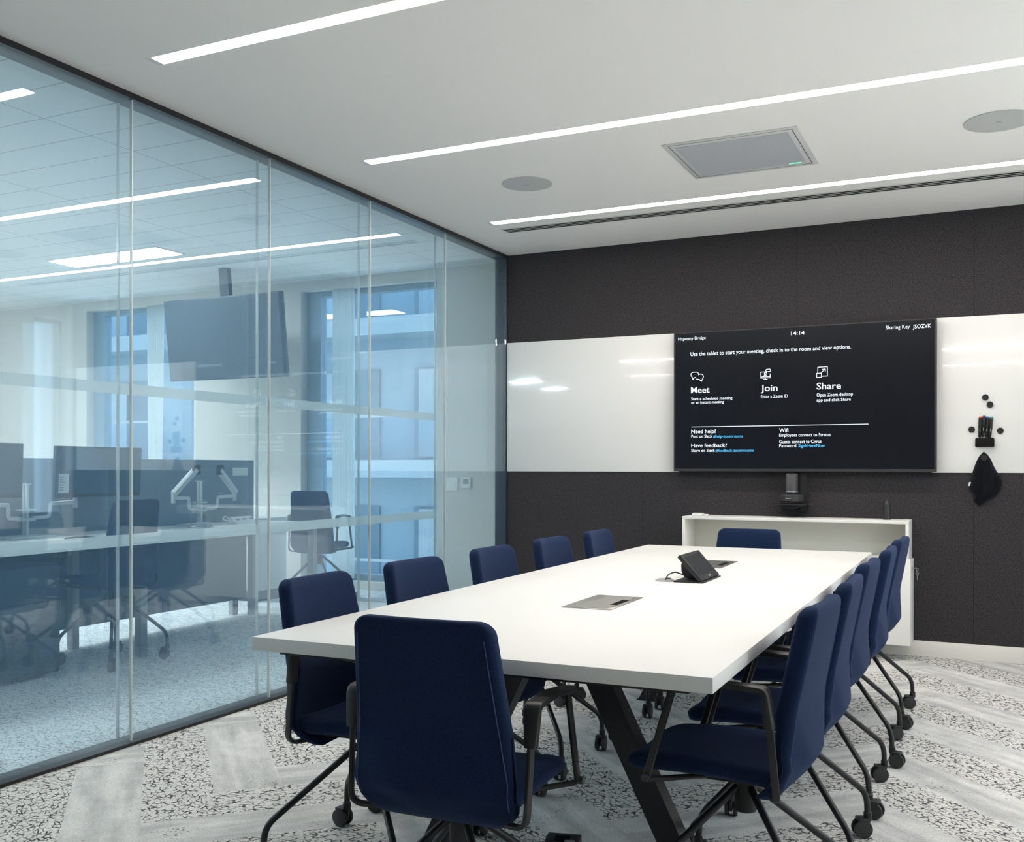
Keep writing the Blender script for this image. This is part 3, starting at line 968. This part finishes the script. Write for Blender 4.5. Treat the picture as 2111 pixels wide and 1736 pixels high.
def screen():
    x0, x1, z0, z1 = 1.2815, 2.909, 1.126, 2.0515
    t = empty('wall_screen', ((x0 + x1) / 2, 0, z0), label='large black wall screen showing room booking text between two white boards', cat='screen')
    o = Vector(t.location)
    bm = bm_new(); bx(bm, x0, x1, -0.066, -0.016, z0, z1, bev=0.002); bx(bm, x0 + .5, x1 - .5, -0.016, -0.0005, z0 + .2, z1 - .2)
    # rim of the bezel
    for (a, b, c, d) in ((x0, x0 + .010, z0, z1), (x1 - .012, x1, z0, z1), (x0 + .010, x1 - .012, z0, z0 + .017), (x0 + .010, x1 - .012, z1 - .006, z1)):
        bx(bm, a, b, -0.0715, -0.066, c, d)
    for v in bm.verts: v.co -= o
    obj('screen_case', bm, M_tv, t)
    bm = bm_new(); bx(bm, x0 + .010, x1 - .012, -0.0703, -0.0662, z0 + .017, z1 - .006)
    for v in bm.verts: v.co -= o
    disp = obj('display', bm, M_screen, t, smooth=False)
    wht = bm_new(); lnk = bm_new()
    def T(s, u0, v, u1, cap, bold=0.012, tgt=None):
        a = px(u0, v, YS); b = px(u1, v, YS)
        add_geo(tgt if tgt is not None else wht, text_mesh(s, a.x, b.x, a.z, cap * 0.00305, bold))
    T('Hapenny Bridge', 1398.3, 702.2, 1455, 6.4, 0.006)
    T('14:14', 1631, 691.2, 1658.5, 7.6, 0.016)
    T('Sharing Key', 1826, 679.2, 1876, 7.2, 0.004)
    T('JSOZVK', 1882, 677.3, 1919.5, 7.6, 0.012)
    T('Use the tablet to start your meeting, check in to the room and view options.', 1423.7, 734.3, 1754.7, 8.2, 0.012)
    T('Meet', 1424.7, 810.7, 1463, 13.2, 0.02); T('Join', 1568.7, 806.7, 1603, 13.2, 0.02); T('Share', 1683.7, 803, 1734, 13.4, 0.02)
    T('Start a scheduled meeting', 1425, 825.3, 1510, 6.2); T('or an instant meeting', 1425, 832.9, 1492.5, 6.0)
    T('Enter a Zoom ID', 1569, 821, 1624, 6.6)
    T('Open Zoom desktop', 1683.7, 817.5, 1758.5, 6.6); T('app and click Share', 1683.7, 828, 1754, 6.2)
    T('Need help?', 1425.3, 893.6, 1476, 8.2, 0.016); T('Post on Slack', 1425.3, 902.7, 1468.6, 6.2)
    T('#help-zoomrooms', 1470.5, 902.7, 1532, 6.2, tgt=lnk)
    T('Have feedback?', 1425.3, 922.4, 1498.6, 8.2, 0.016); T('Share on Slack', 1425.3, 931.8, 1473.8, 6.2)
    T('#feedback-zoomrooms', 1475.2, 931.8, 1554, 6.2, tgt=lnk)
    T('Wifi', 1606.5, 891, 1625.5, 8.2, 0.016); T('Employees connect to Stratus', 1606.5, 900.4, 1712.5, 6.4)
    T('Guests connect to Cirrus', 1606.5, 913.6, 1693.5, 6.4); T('Password', 1606.5, 922.2, 1641.5, 6.2)
    T('SignItHereNow', 1646, 922.2, 1700.7, 6.4, tgt=lnk)
    a = px(1425.3, 880.2, YS); b = px(1790.5, 874.3, YS)
    bx(wht, a.x, b.x, YS - .0008, YS - .0003, a.z - 0.0022, a.z + 0.0016)
    # icons drawn as thin strokes
    def stroke(pts, closed=False, wd=0.0042):
        P_ = [px(u, v, YS) for u, v in pts]
        if closed: P_.append(P_[0])
        for p, q in zip(P_, P_[1:]):
            d = Vector((q.x - p.x, 0, q.z - p.z))
            if d.length < 1e-6: continue
            d.normalize(); n = Vector((-d.z, 0, d.x)) * wd / 2; e = d * wd * 0.3
            vs = [wht.verts.new(Vector((c.x, YS - .0006, c.z))) for c in (p - e + n, q + e + n, q + e - n, p - e - n)]
            wht.faces.new(vs)
    def Z(x, y): return (1400 + x / 5.2775, 680 + y / 5.2775)
    def arc(cx, cy, rx, ry, a0, a1, n=14):
        return [Z(cx + rx * math.cos(math.radians(a0 + (a1 - a0) * k / n)), cy - ry * math.sin(math.radians(a0 + (a1 - a0) * k / n))) for k in range(n + 1)]
    # speech bubbles
    stroke(arc(158, 490, 28, 28, 90, 235) + [Z(150, 540), Z(172, 518)] + [Z(178, 518)])
    stroke([Z(158, 462), Z(188, 460)] + arc(188, 488, 26, 28, 90, -10))
    stroke(arc(236, 510, 29, 29, 118, -40) + [Z(243, 562), Z(222, 540), Z(198, 538)] + arc(200, 512, 26, 26, 265, 200)[:6])
    # monitor with person
    stroke([Z(948, 458), Z(890, 460), Z(890, 526), Z(992, 522), Z(992, 478)])
    stroke([Z(896, 512), Z(990, 508)]); stroke([Z(938, 524), Z(938, 538)]); stroke([Z(920, 540), Z(960, 538)])
    stroke(arc(938, 478, 11, 11, 0, 360), wd=.0035); stroke([Z(920, 506), Z(928, 494), Z(948, 493), Z(958, 504)], wd=.0035)
    stroke(arc(958, 443, 13, 13, 90, 270) + arc(984, 441, 13, 13, -90, 90) + [Z(958, 430)]); stroke([Z(958, 456), Z(948, 468)])
    # share square with arrow
    stroke([Z(1510, 468), Z(1510, 408), Z(1614, 402), Z(1614, 502), Z(1552, 505)])
    stroke([Z(1497, 474), Z(1549, 471), Z(1549, 516), Z(1497, 519)], True)
    stroke([Z(1540, 472), Z(1590, 428)]); stroke([Z(1560, 430), Z(1591, 427), Z(1591, 456)])
    for v in wht.verts: v.co -= o
    for v in lnk.verts: v.co -= o
    obj('screen_text', wht, M_text, disp, smooth=False)
    obj('link_text', lnk, M_link, disp, smooth=False)
screen()

# ------------------------------------------------------------------ white boards
b = boxobj('white_board', (0.002, 1.30, -0.0072, -0.0002, 1.121, 2.059), M_board, bev=0.0012, label='white glass writing board between the glass partition and the wall screen', cat='whiteboard', group='white glass writing boards')
b = boxobj('white_board', (2.88, 4.40, -0.0072, -0.0002, 1.121, 2.059), M_board, bev=0.0012, label='white glass writing board right of the wall screen, holding markers and magnets', cat='whiteboard', group='white glass writing boards')

def magnet(u, v, lab, y=-0.0075, r=0.0185):
    p = px(u, v, y)
    bm = bm_new(); lathe(bm, [(r * .93, 0.0), (r, -0.001), (r, -0.008), (r * .94, -0.010), (0.0001, -0.0101)], centre=(0, 0, 0), axis='Y', n=28)
    tag(obj('board_magnet', bm, mat('magnet_grey', (0.018, 0.019, 0.017), 0.7, spec=0.3), loc=(p.x, y, p.z)), lab, 'magnet', 'round dark board magnets')
magnet(2031.6, 819.3, 'round dark magnet topmost on the right white board')
magnet(2041, 834.3, 'round dark magnet just below and right of the topmost one')
magnet(2003.3, 885.6, 'round dark magnet left of the board markers')
magnet(2062.3, 888, 'round dark magnet right of the board markers')
magnet(2028.5, 943.5, 'round dark magnet pinning the black cloth to the board', y=-0.0235)

caps = [('red', (0.55, 0.05, 0.07)), ('black', (0.012, 0.012, 0.010)), ('blue', (0.05, 0.06, 0.45)), ('green', (0.02, 0.30, 0.20))]
tops = [(2021.2, 858.6), (2029.0, 857.2), (2036.0, 858.6), (2044.4, 859)]
bots = [(2019.6, 902.3), (2026.4, 901), (2034.0, 902.5), (2040.4, 902.8)]
for (nm, c), a_, b_ in zip(caps, tops, bots):
    A_, B_ = px(*a_, -0.0165), px(*b_, -0.0165)
    L = (A_ - B_).length; ang = math.atan2(A_.x - B_.x, A_.z - B_.z)
    t = empty('board_marker', B_, label='black barrelled whiteboard marker with %s end held on the board' % nm, cat='marker', group='board markers')
    t.rotation_euler = (0, ang, 0)
    bm = bm_new(); lathe(bm, [(0.004, 0.0), (0.008, 0.006), (0.0085, L * .45), (0.0092, L * .46), (0.0092, L * .90), (0.009, L * .92)], n=18); obj('barrel', bm, M_mark, t)
    bm = bm_new(); lathe(bm, [(0.0085, L * .92), (0.0085, L * .97), (0.0065, L)], n=18); obj('end_plug', bm, mat('plug_' + nm, c, 0.4), t)
    bm = bm_new()
    for k in range(7): bx(bm, -0.0022 + 0.0008 * (k % 2), 0.0022 - .0006 * (k % 3), -0.0090, -0.0086, L * (.30 + k * 0.022), L * (.313 + k * 0.022))
    obj('barrel_lettering', bm, mat('print_grey', (0.45, 0.45, 0.45), 0.5), t, smooth=False)
pa, pb = px(2017.5, 878, -0.01), px(2046, 886, -0.01)
t = boxobj('marker_clip', (pa.x, pb.x, -0.0085 - .0065, -0.0074, pb.z, pa.z), M_mark, label='black magnetic strip clip gripping the four board markers', cat='marker holder', bev=0.001)
pa, pb = px(2010.4, 903.2, -0.03), px(2050.2, 921.6, -0.03)
boxobj('board_eraser', (pa.x, pb.x, -0.036, -0.0074, pb.z, pa.z), mat('eraser_felt', (0.007, 0.006, 0.007), 0.85, spec=0.2), label='black rounded eraser block below the board markers', cat='board eraser', bev=0.007)

def cloth():
    o2 = [(2028, 931), (2036, 937), (2043, 947), (2049, 961), (2055, 972), (2062, 981), (2067.5, 993), (2066, 1003), (2062, 1012), (2056, 1020), (2047, 1027), (2038, 1031), (2029, 1036), (2019, 1044.5),
          (2012, 1038), (2007, 1034), (2014, 1024), (2005, 1017), (1997, 1009), (1997.5, 996), (2002, 982), (2008, 964), (2013, 951), (2019, 940)]
    P0 = [px(u, v, -0.02) for u, v in o2]
    cx = sum(p.x for p in P0) / len(P0); cz = sum(p.z for p in P0) / len(P0)
    bm = bm_new()
    def yy(p, front):
        h = (P0[0].z - p.z)
        fold = 0.5 + 0.5 * math.sin((p.x - cx) * 85)
        return (-0.0215 - 0.003 - fold * 0.020 * min(1, h / 0.12)) if front else -0.0078
    NR = 6
    rings = []
    for k in range(NR + 1):
        s = 1 - k / (NR + 0.6)
        q = [Vector((cx + (p.x - cx) * s, 0, cz + (p.z - cz) * s)) for p in P0]
        e = min(1, k / 1.5)
        rings.append([bm.verts.new(Vector((v.x, -0.0085 * (1 - e) + yy(v, True) * e, v.z))) for v in q])
    for k in range(NR):
        for i in range(len(P0)):
            j = (i + 1) % len(P0)
            bm.faces.new((rings[k][i], rings[k][j], rings[k + 1][j], rings[k + 1][i]))
    bm.faces.new(rings[-1])
    bk = [bm.verts.new(Vector((p.x, -0.0078, p.z))) for p in P0]
    for i in range(len(P0)):
        j = (i + 1) % len(P0)
        bm.faces.new((bk[i], bk[j], rings[0][j], rings[0][i]))
    bm.faces.new(bk)
    c = tag(obj('cleaning_cloth', bm, M_cloth, angle=60), 'black cleaning cloth hanging from a magnet at the foot of the right board', 'cloth')
    p = px(1998.7, 998, -0.03)
    bm = bm_new(); bx(bm, -0.005, 0.005, -0.001, 0.001, -0.012, 0.012, rot=Matrix.Translation(p + Vector((0, 0, 0))) @ Matrix.Rotation(0.35, 4, 'Y'))
    obj('care_label', bm, mat('label_white', (0.7, 0.7, 0.75), 0.8), c, smooth=False)
cloth()

# ------------------------------------------------------------------ storage unit under the screen
def credenza():
    x0, x1, d = 1.398, 2.768, 0.27
    t = empty('storage_unit', ((x0 + x1) / 2, 0, 0.094), label='long white wall hung storage unit with an open top shelf under the screen', cat='storage unit')
    o = Vector(t.location)
    def part(name, dims, m, bev=0.0008):
        bm = bm_new(); bx(bm, *dims, bev=bev)
        for v in bm.verts: v.co -= o
        return obj(name, bm, m, t, smooth=bev > 0)
    th = 0.018
    part('top_panel', (x0, x1, -d, -0.001, 0.835 - th, 0.835), M_white)
    part('side_panel', (x0, x0 + th, -d, -0.001, 0.60, 0.835 - th - .0002), M_white)
    part('side_panel', (x1 - th, x1, -d, -0.001, 0.60, 0.835 - th - .0002), M_white)
    part('back_panel', (x0 + th, x1 - th, -0.016, -0.001, 0.60, 0.835 - th - .0002), M_cream)
    part('shelf', (x0 + th, x1 - th, -d + .004, -0.016, 0.60, 0.616), M_cream)
    part('lower_cabinet', (x0 - 0.004, x1 + 0.010, -d + 0.018, -0.0085, 0.098, 0.598), M_white)
    nD = 3
    for k in range(nD):
        a = x0 - 0.004 + (x1 - x0 + 0.014) * k / nD; b = x0 - 0.004 + (x1 - x0 + 0.014) * (k + 1) / nD
        part('door', (a + 0.001, b - 0.001, -d - 0.002, -d + 0.0175, 0.100, 0.612), M_white)
    bm = bm_new(); lathe(bm, [(0.008, 0.0), (0.008, 0.004), (0.006, 0.005)], centre=(x1 + 0.0102, -0.19, 0.553), axis='X', n=16)
    for v in bm.verts: v.co -= o
    obj('lock', bm, M_steel, t)
    kx = x1 + 0.0155
    k = empty('key', (kx, -0.19, 0.553), label='pair of steel keys hanging from the lock on the side of the storage unit', cat='keys')
    bm = bm_new(); bx(bm, 0, 0.026, -0.001, 0.001, -0.003, 0.003); obj('key_in_lock', bm, M_steel, k, smooth=False)
    bm = bm_new(); tube(bm, [(0.026 + 0.006 * math.cos(a * PI / 8), 0, -0.008 + 0.010 * math.sin(a * PI / 8)) for a in range(17)], 0.0008, 6); obj('key_ring', bm, M_steel, k)
    bm = bm_new(); prism(bm, [(0.018, -0.020), (0.034, -0.020), (0.037, -0.030), (0.033, -0.040), (0.030, -0.044), (0.0295, -0.070), (0.027, -0.073), (0.0245, -0.070), (0.0235, -0.044), (0.018, -0.038), (0.016, -0.028)], -0.001, 0.001, 'Y'); obj('hanging_key', bm, M_steel, k, smooth=False)
credenza()

# bottle on the unit
bm = bm_new()
lathe(bm, [(0.020, 0.0), (0.0235, 0.003), (0.0235, 0.088), (0.021, 0.100), (0.013, 0.110), (0.0095, 0.116), (0.0095, 0.120), (0.011, 0.121), (0.011, 0.134), (0.004, 0.136), (0.004, 0.150), (0.003, 0.151)], n=32)
tag(obj('pump_bottle', bm, mat('bottle_black', (0.015, 0.015, 0.016), 0.45), loc=(2.632, -0.115, 0.8352)), 'matt black pump bottle standing on the right end of the storage unit', 'bottle')
# small white adapters
t = empty('adapter', (1.462, -0.12, 0.8352), label='small white plastic adapter with a short lead on the left end of the storage unit', cat='adapter')
boxobj('adapter_body', (-0.035, 0.035, -0.03, 0.03, 0, 0.016), M_white, t, bev=0.005)
bm = bm_new(); tube(bm, fillet([(0.03, 0, 0.008), (0.07, 0.01, 0.004), (0.085, -0.02, 0.004)], .02), 0.003, 8); obj('lead', bm, M_white, t)
boxobj('plug', (0.055, 0.075, -0.035, -0.012, 0, 0.011), M_white, t, bev=0.002)

# conference camera on its bracket under the screen
def confcam():
    x, y = 2.068, -0.13
    t = empty('conference_camera', (x, y, 0.870), label='black conference camera on a bracket shelf below the wall screen', cat='camera')
    bm = bm_new(); lathe(bm, [(0.030, 0.125), (0.037, 0.130), (0.037, 0.238), (0.034, 0.243), (0.0, 0.243)], n=40); obj('camera_head', bm, mat('cam_shell', (0.055, 0.054, 0.058), 0.45), t)
    bm = bm_new(); lathe(bm, [(0.0372, 0.122), (0.0382, 0.124), (0.0382, 0.132), (0.0372, 0.134)], n=40); obj('trim_ring', bm, mat('cam_ring', (0.22, 0.22, 0.23), 0.3, metal=.6), t)
    bm = bm_new(); lathe(bm, [(0.028, 0.110), (0.028, 0.124)], n=32); obj('neck', bm, M_plast, t)
    bm = bm_new(); lathe(bm, [(0.060, 0.066), (0.072, 0.070), (0.074, 0.104), (0.068, 0.110), (0.0, 0.111)], n=48); base = obj('base', bm, mat('cam_base', (0.035, 0.035, 0.037), 0.5), t)
    bm = bm_new()
    for k in range(8): bx(bm, -0.020 + k * 0.0034, -0.0178 + k * 0.0034, -0.0760, -0.0745, 0.086, 0.0895 + (0.002 if k in (0, 7) else 0))
    obj('maker_mark', bm, mat('cam_mark', (0.7, 0.7, 0.7), .5), base, smooth=False)
    boxobj('shelf_plate', (-0.105, 0.095, -0.09, 0.129, 0.046, 0.052), M_plast, t, bev=0.001)
    bm = bm_new(); prism(bm, [(-0.060, 0.046), (0.060, 0.046), (0.05, 0.036), (0.02, 0.022), (-0.02, 0.022), (-0.05, 0.034)], -0.06, 0.10, 'Y'); obj('cable_pod', bm, M_plast, t)
    bm = bm_new(); bx(bm, 0.035, 0.075, 0.105, 0.129, 0.0, 0.30); obj('bracket', bm, M_plast, t, smooth=False)
    bm = bm_new(); tube(bm, fillet([(-0.04, 0.05, 0.034), (-0.07, 0.06, 0.020), (-0.03, 0.08, 0.006), (0.03, 0.10, 0.004), (0.05, 0.115, 0.03)], .03), 0.004, 8); obj('cable', bm, M_plast, t)
    bm = bm_new(); tube(bm, [(0.095, 0.03, 0.049), (0.12, 0.03, 0.047)], 0.003, 8); obj('cable_stub', bm, M_plast, t)
confcam()

# ------------------------------------------------------------------ ceiling fittings
def grille_mat():
    m = mat('array_grille', (0.5, 0.51, 0.54), 0.6)
    b = m.node_tree.nodes['Principled BSDF']
    t = nd(m, 'ShaderNodeTexCoord'); v = nd(m, 'ShaderNodeTexVoronoi'); v.inputs['Scale'].default_value = 130; v.inputs['Randomness'].default_value = 0.0
    lk(m, t.outputs['Object'], v.inputs['Vector'])
    r = nd(m, 'ShaderNodeValToRGB'); r.color_ramp.elements[0].position = 0.22; r.color_ramp.elements[0].color = (0.25, 0.26, 0.30, 1)
    r.color_ramp.elements[1].position = 0.38; r.color_ramp.elements[1].color = (0.52, 0.53, 0.56, 1)
    lk(m, v.outputs['Distance'], r.inputs[0]); lk(m, r.outputs[0], b.inputs['Base Color'])
    return m
M_arr = grille_mat()
t = empty('ceiling_microphone', (2.10, -1.657, H), label='square perforated ceiling microphone tile with a green status light', cat='microphone')
boxobj('tile_frame', (-0.318, 0.318, -0.312, 0.312, -0.004, -0.0002), mat('array_frame', (0.62, 0.62, 0.61), 0.5), t, bev=0.0012)
boxobj('grille', (-0.268, 0.268, -0.250, 0.250, -0.0065, -0.0041), M_arr, t)
bm = bm_new()
for sx in (-1, 1): bx(bm, sx * 0.291 - .0012, sx * 0.291 + .0012, -0.285, 0.285, -0.0046, -0.0040)
for sy in (-1, 1): bx(bm, -0.29, 0.29, sy * 0.285 - .0010, sy * 0.285 + .0010, -0.0046, -0.0040)
obj('frame_groove', bm, M_void, t, smooth=False)
boxobj('status_light', (0.185, 0.245, 0.232, 0.240, -0.0078, -0.0066), M_led, t)
for (x, r, lab) in ((0.923, 0.138, 'round ceiling speaker grille nearest the glass partition'), (3.244, 0.147, 'round ceiling speaker grille at the upper right edge')):
    t = empty('ceiling_speaker', (x, -1.645, H), label=lab, cat='ceiling speaker', group='round ceiling speakers')
    bm = bm_new(); lathe(bm, [(r - .003, -0.0002), (r, -0.001), (r - .001, -0.004), (r - .006, -0.0045)], n=64); obj('speaker_ring', bm, M_grille, t)
    bm = bm_new(); lathe(bm, [(r - .007, -0.003), (r - .008, -0.0046), (0.0001, -0.0052)], n=64); obj('grille', bm, M_grille, t)
    boxobj('badge', (-0.014, 0.014, -0.003, 0.003, -0.0062, -0.0054), M_grom, t)
t = empty('air_diffuser', (2.27, -0.702, H), label='long white ceiling air diffuser with three dark slots beside the felt wall', cat='air vent')
boxobj('diffuser_frame', (-1.945, 1.9, -0.056, 0.056, -0.002, -0.0002), mat('diffuser_white', (0.62, 0.62, 0.60), 0.5), t)
for k in range(3):
    yy = -0.031 + k * 0.031
    boxobj('air_slot', (-1.93, 1.89, yy - 0.0075, yy + 0.0075, -0.0032, -0.0021), M_void, t)

# ------------------------------------------------------------------ office furniture beyond the glass
t = empty('office_desk', (-1.72, -2.9, 0), label='long white office desk running along behind the glass partition', cat='desk')
boxobj('desktop', (-0.38, 0.38, -2.8, 2.6, 0.705, 0.73), M_white, t, bev=0.002)
for yy in (-2.7, -0.9, 0.8, 2.5):
    bm = bm_new(); bx(bm, -0.33, -0.28, yy - .025, yy + .025, 0, 0.7045); bx(bm, 0.25, 0.30, yy - .025, yy + .025, 0, 0.7045); bx(bm, -0.28, 0.25, yy - .02, yy + .02, 0.66, 0.70)
    obj('desk_leg', bm, M_grom, t, smooth=False)
boxobj('modesty_panel', (-0.378, -0.362, -2.75, 2.5, 0.12, 0.7045), mat('panel_dark', (0.05, 0.07, 0.10), 0.8), t)
t = empty('desk_divider', (-2.125, -2.9, 0), label='blue grey fabric divider screen standing along the back of the office desk', cat='divider screen')
boxobj('divider_panel', (-0.016, 0.016, -2.8, 2.62, 0.60, 1.205), fabric('divider_fabric', (0.16, 0.20, 0.25), (0.24, 0.28, 0.33), 200), t, bev=0.004)
for yy in (-2.6, 0.0, 2.4):
    boxobj('foot', (-0.02, 0.02, yy - .03, yy + .03, 0, 0.5998), M_grom, t)
# paper name card clipped to the divider
p0 = (-2.105, -0.42)
boxobj('name_card', (-2.1085, -2.1065, -0.53, -0.355, 1.085, 1.145), M_white, label='small white name card on the end of the desk divider', cat='name card')

M_arm2 = mat('arm_white', (0.72, 0.72, 0.70), 0.35)
def monitor_arm(y, lab, heads, x=-1.92):
    t = empty('monitor_stand', (x, y, 0.7302), label=lab, cat='monitor arm', group='white monitor arms on the office desk')
    boxobj('base_plate', (-0.075, 0.075, -0.15, 0.15, 0.0, 0.016), M_arm2, t, bev=0.003)
    bm = bm_new(); tube(bm, [(-0.014, 0, 0.016), (-0.014, 0, 0.315)], 0.010, 12); tube(bm, [(0.014, 0, 0.016), (0.014, 0, 0.315)], 0.010, 12); bx(bm, -0.03, 0.03, -0.016, 0.016, 0.315, 0.322); obj('post', bm, M_arm2, t)
    bm = bm_new(); bx(bm, -0.035, 0.035, -0.04, 0.04, 0.160, 0.172); bx(bm, -0.03, 0.03, -0.045, 0.045, 0.10, 0.118); obj('collar', bm, M_arm2, t, smooth=False)
    for s in (-1, 1):
        bm = bm_new()
        tube(bm, fillet([(0.02, s * 0.03, 0.118), (0.03, s * 0.14, 0.122), (0.035, s * 0.145, 0.20)], 0.02), 0.011, 10)
        tube(bm, [(0.035, s * 0.145, 0.20), (0.05, s * 0.31, 0.205)], 0.012, 10)
        tube(bm, [(0.05, s * 0.31, 0.17), (0.05, s * 0.31, 0.25)], 0.015, 12)
        lo = obj('lower_arm', bm, M_arm2, t)
        if heads:
            bm = bm_new()
            tube(bm, [(0.055, s * 0.31, 0.235), (0.07, s * 0.12, 0.40)], 0.024, 12, ry=0.019, up=(1, 0, 0))
            obj('spring_arm', bm, M_arm2, lo)
            bm = bm_new(); bx(bm, 0.07, 0.09, s * 0.12 - .035, s * 0.12 + .035, 0.365, 0.435, bev=0.004); obj('mount_plate', bm, M_plast, lo)
    return t
monitor_arm(-2.53, 'white twin monitor arm carrying the two office monitors', False)
monitor_arm(-1.09, 'white twin monitor arm with no monitors fitted, near the divider end', True)

def monitor(x, y, z, w_, h, rz, tilt, lab, label_sheet=False):
    t = empty('monitor', (x, y, z), rz, label=lab, cat='monitor', group='office monitors behind the glass')
    t.rotation_euler = (tilt, 0, rz)
    bm = bm_new(); bx(bm, -w_ / 2, w_ / 2, 0.004, 0.032, 0, h, bev=0.004); bx(bm, -0.05, 0.05, 0.032, 0.07, h * .35, h * .65); obj('monitor_case', bm, M_plast, t)
    boxobj('monitor_screen', (-w_ / 2 + .008, w_ / 2 - .008, 0.0, 0.0038, 0.022, h - .008), mat('monitor_glass', (0.06, 0.10, 0.14), 0.12), t)
    if label_sheet:
        s = boxobj('energy_label', (-w_ / 2 + .02, -w_ / 2 + .092, -0.0015, -0.0003, 0.03, 0.145), M_white, t)
        bm = bm_new()
        for k in range(6): bx(bm, -w_ / 2 + .027, -w_ / 2 + .05 + .006 * (k % 4), -0.0022, -0.0016, 0.045 + k * .015, 0.051 + k * .015)
        obj('label_print', bm, M_grom, s, smooth=False)
monitor(-1.78, -2.11, 0.965, 0.66, 0.31, PI / 2, 0.05, 'wide dark monitor with a white paper label on its lower corner', True)
monitor(-1.80, -3.02, 0.975, 0.66, 0.31, PI / 2 - 0.2, 0.05, 'dark monitor cut by the left edge of the photo')

bm = bm_new()
for k in range(5):
    tube(bm, [(0.075 * math.cos(a * PI / 12 + k) * (1 - k * .05), 0.085 * math.sin(a * PI / 12 + k) * (1 - .06 * k), 0.006 + 0.006 * k + 0.004 * math.sin(a * .8)) for a in range(25)], 0.004, 8)
tag(obj('coiled_cable', bm, M_grom, loc=(-1.72, -1.30, 0.7302)), 'bundle of coiled cable lying on the office desk', 'cable')
t = empty('socket_strip', (-1.86, -0.70, 0.7302), 0.1, label='white desktop power strip with sockets near the divider end', cat='socket strip')
bm = bm_new(); prism(bm, [(-0.03, 0.0), (0.035, 0.0), (0.03, 0.012), (-0.02, 0.05), (-0.03, 0.05)], -0.13, 0.13, 'Y'); obj('strip_body', bm, M_white, t, smooth=False)
bm = bm_new()
for k in range(3): bx(bm, 0.0, 0.016, -0.10 + k * 0.085, -0.06 + k * 0.085, 0.024, 0.037)
obj('socket_face', bm, M_grom, t, smooth=False)
bm = bm_new(); tube(bm, fillet([(-1.85, -0.84, 0.74), (-1.83, -0.92, 0.80), (-1.80, -1.0, 0.77), (-1.74, -0.80, 0.735), (-1.66, -0.66, 0.735)], .06), 0.004, 8)
tag(obj('white_cable', bm, M_white), 'loose white cable trailing from the desktop power strip', 'cable')

t = empty('desk_pedestal', (-1.70, -3.25, 0), label='dark drawer pedestal standing on the office carpet under the desk', cat='drawer unit')
boxobj('pedestal_body', (-0.26, 0.26, -0.55, 0.55, 0.02, 0.62), mat('pedestal_dark', (0.03, 0.045, 0.06), 0.6), t, bev=0.003)
for k in range(3): boxobj('drawer', (0.2605, 0.278, -0.54, 0.54, 0.03 + k * 0.195, 0.22 + k * 0.195), mat('pedestal_front', (0.035, 0.05, 0.065), 0.5), t, bev=0.001)
# low cabinet behind the divider end
t = empty('office_cabinet', (-2.90, 0.35, 0), 0.0, label='pale grey two door cabinet on the office floor past the end of the desk', cat='cabinet')
M_cab = mat('cabinet_grey', (0.52, 0.53, 0.52), 0.6)
boxobj('cabinet_body', (-0.52, 0.46, -0.20, 0.20, 0.09, 0.71), M_cab, t, bev=0.002)
boxobj('plinth', (-0.50, 0.44, -0.18, 0.18, 0.0, 0.0898), mat('plinth_dark', (0.08, 0.10, 0.12), .7), t)
for k in range(2):
    a = -0.518 + k * 0.489
    dr = boxobj('cabinet_door', (a, a + 0.485, -0.219, -0.2005, 0.095, 0.70), M_cab, t, bev=0.001)
    boxobj('door_knob', (a + (0.44 if k == 0 else 0.03), a + (0.455 if k == 0 else 0.045), -0.23, -0.2195, 0.60, 0.612), M_steel, dr)

# ceiling hung display of the office
t = empty('hanging_display', (-3.075, 0.43, 2.69), label='large dark display hung from the office ceiling between the two windows', cat='display')
t.rotation_euler = (0.12, 0, 0)
bm = bm_new(); bx(bm, -0.672, 0.672, -0.03, 0.03, -0.745, 0.0, bev=0.004); obj('display_case', bm, mat('display_dark', (0.03, 0.045, 0.06), 0.5), t)
boxobj('display_screen', (-0.66, 0.66, -0.034, -0.0302, -0.73, -0.012), mat('display_glass', (0.03, 0.045, 0.06), 0.25), t)
bm = bm_new(); bx(bm, -0.35, 0.35, 0.031, 0.08, -0.30, -0.04); bx(bm, -0.05, 0.05, 0.04, 0.09, -0.04, 0.25); obj('ceiling_bracket', bm, M_plast, t, smooth=False)

# wall plates
t = boxobj('light_switch', (-1.235, -1.12, YF - 0.010, YF - 0.0002, 0.935, 1.06), M_white, label='white switch plate on the office wall near the partition corner', cat='light switch', bev=0.002)
t = boxobj('thermostat', (-1.08, -0.985, YF - 0.016, YF - 0.0002, 0.962, 1.06), M_white, label='white thermostat with a small display beside the switch plate', cat='thermostat', bev=0.003)
bm = bm_new(); bx(bm, -1.06, -1.005, YF - 0.0172, YF - 0.0162, 1.0, 1.045); obj('thermostat_display', bm, M_grom, t, smooth=False)
# unseen panel lights added to brighten the office
for (x, y, lab) in ((-3.6, -4.2, 'added unseen panel light in the office ceiling nearer the camera'), (-3.6, -6.3, 'added unseen panel light at the near end of the office ceiling'), (-6.2, -2.6, 'added unseen panel light far across the office ceiling')):
    office_light(x, y, lab, 0.62, 0.30)
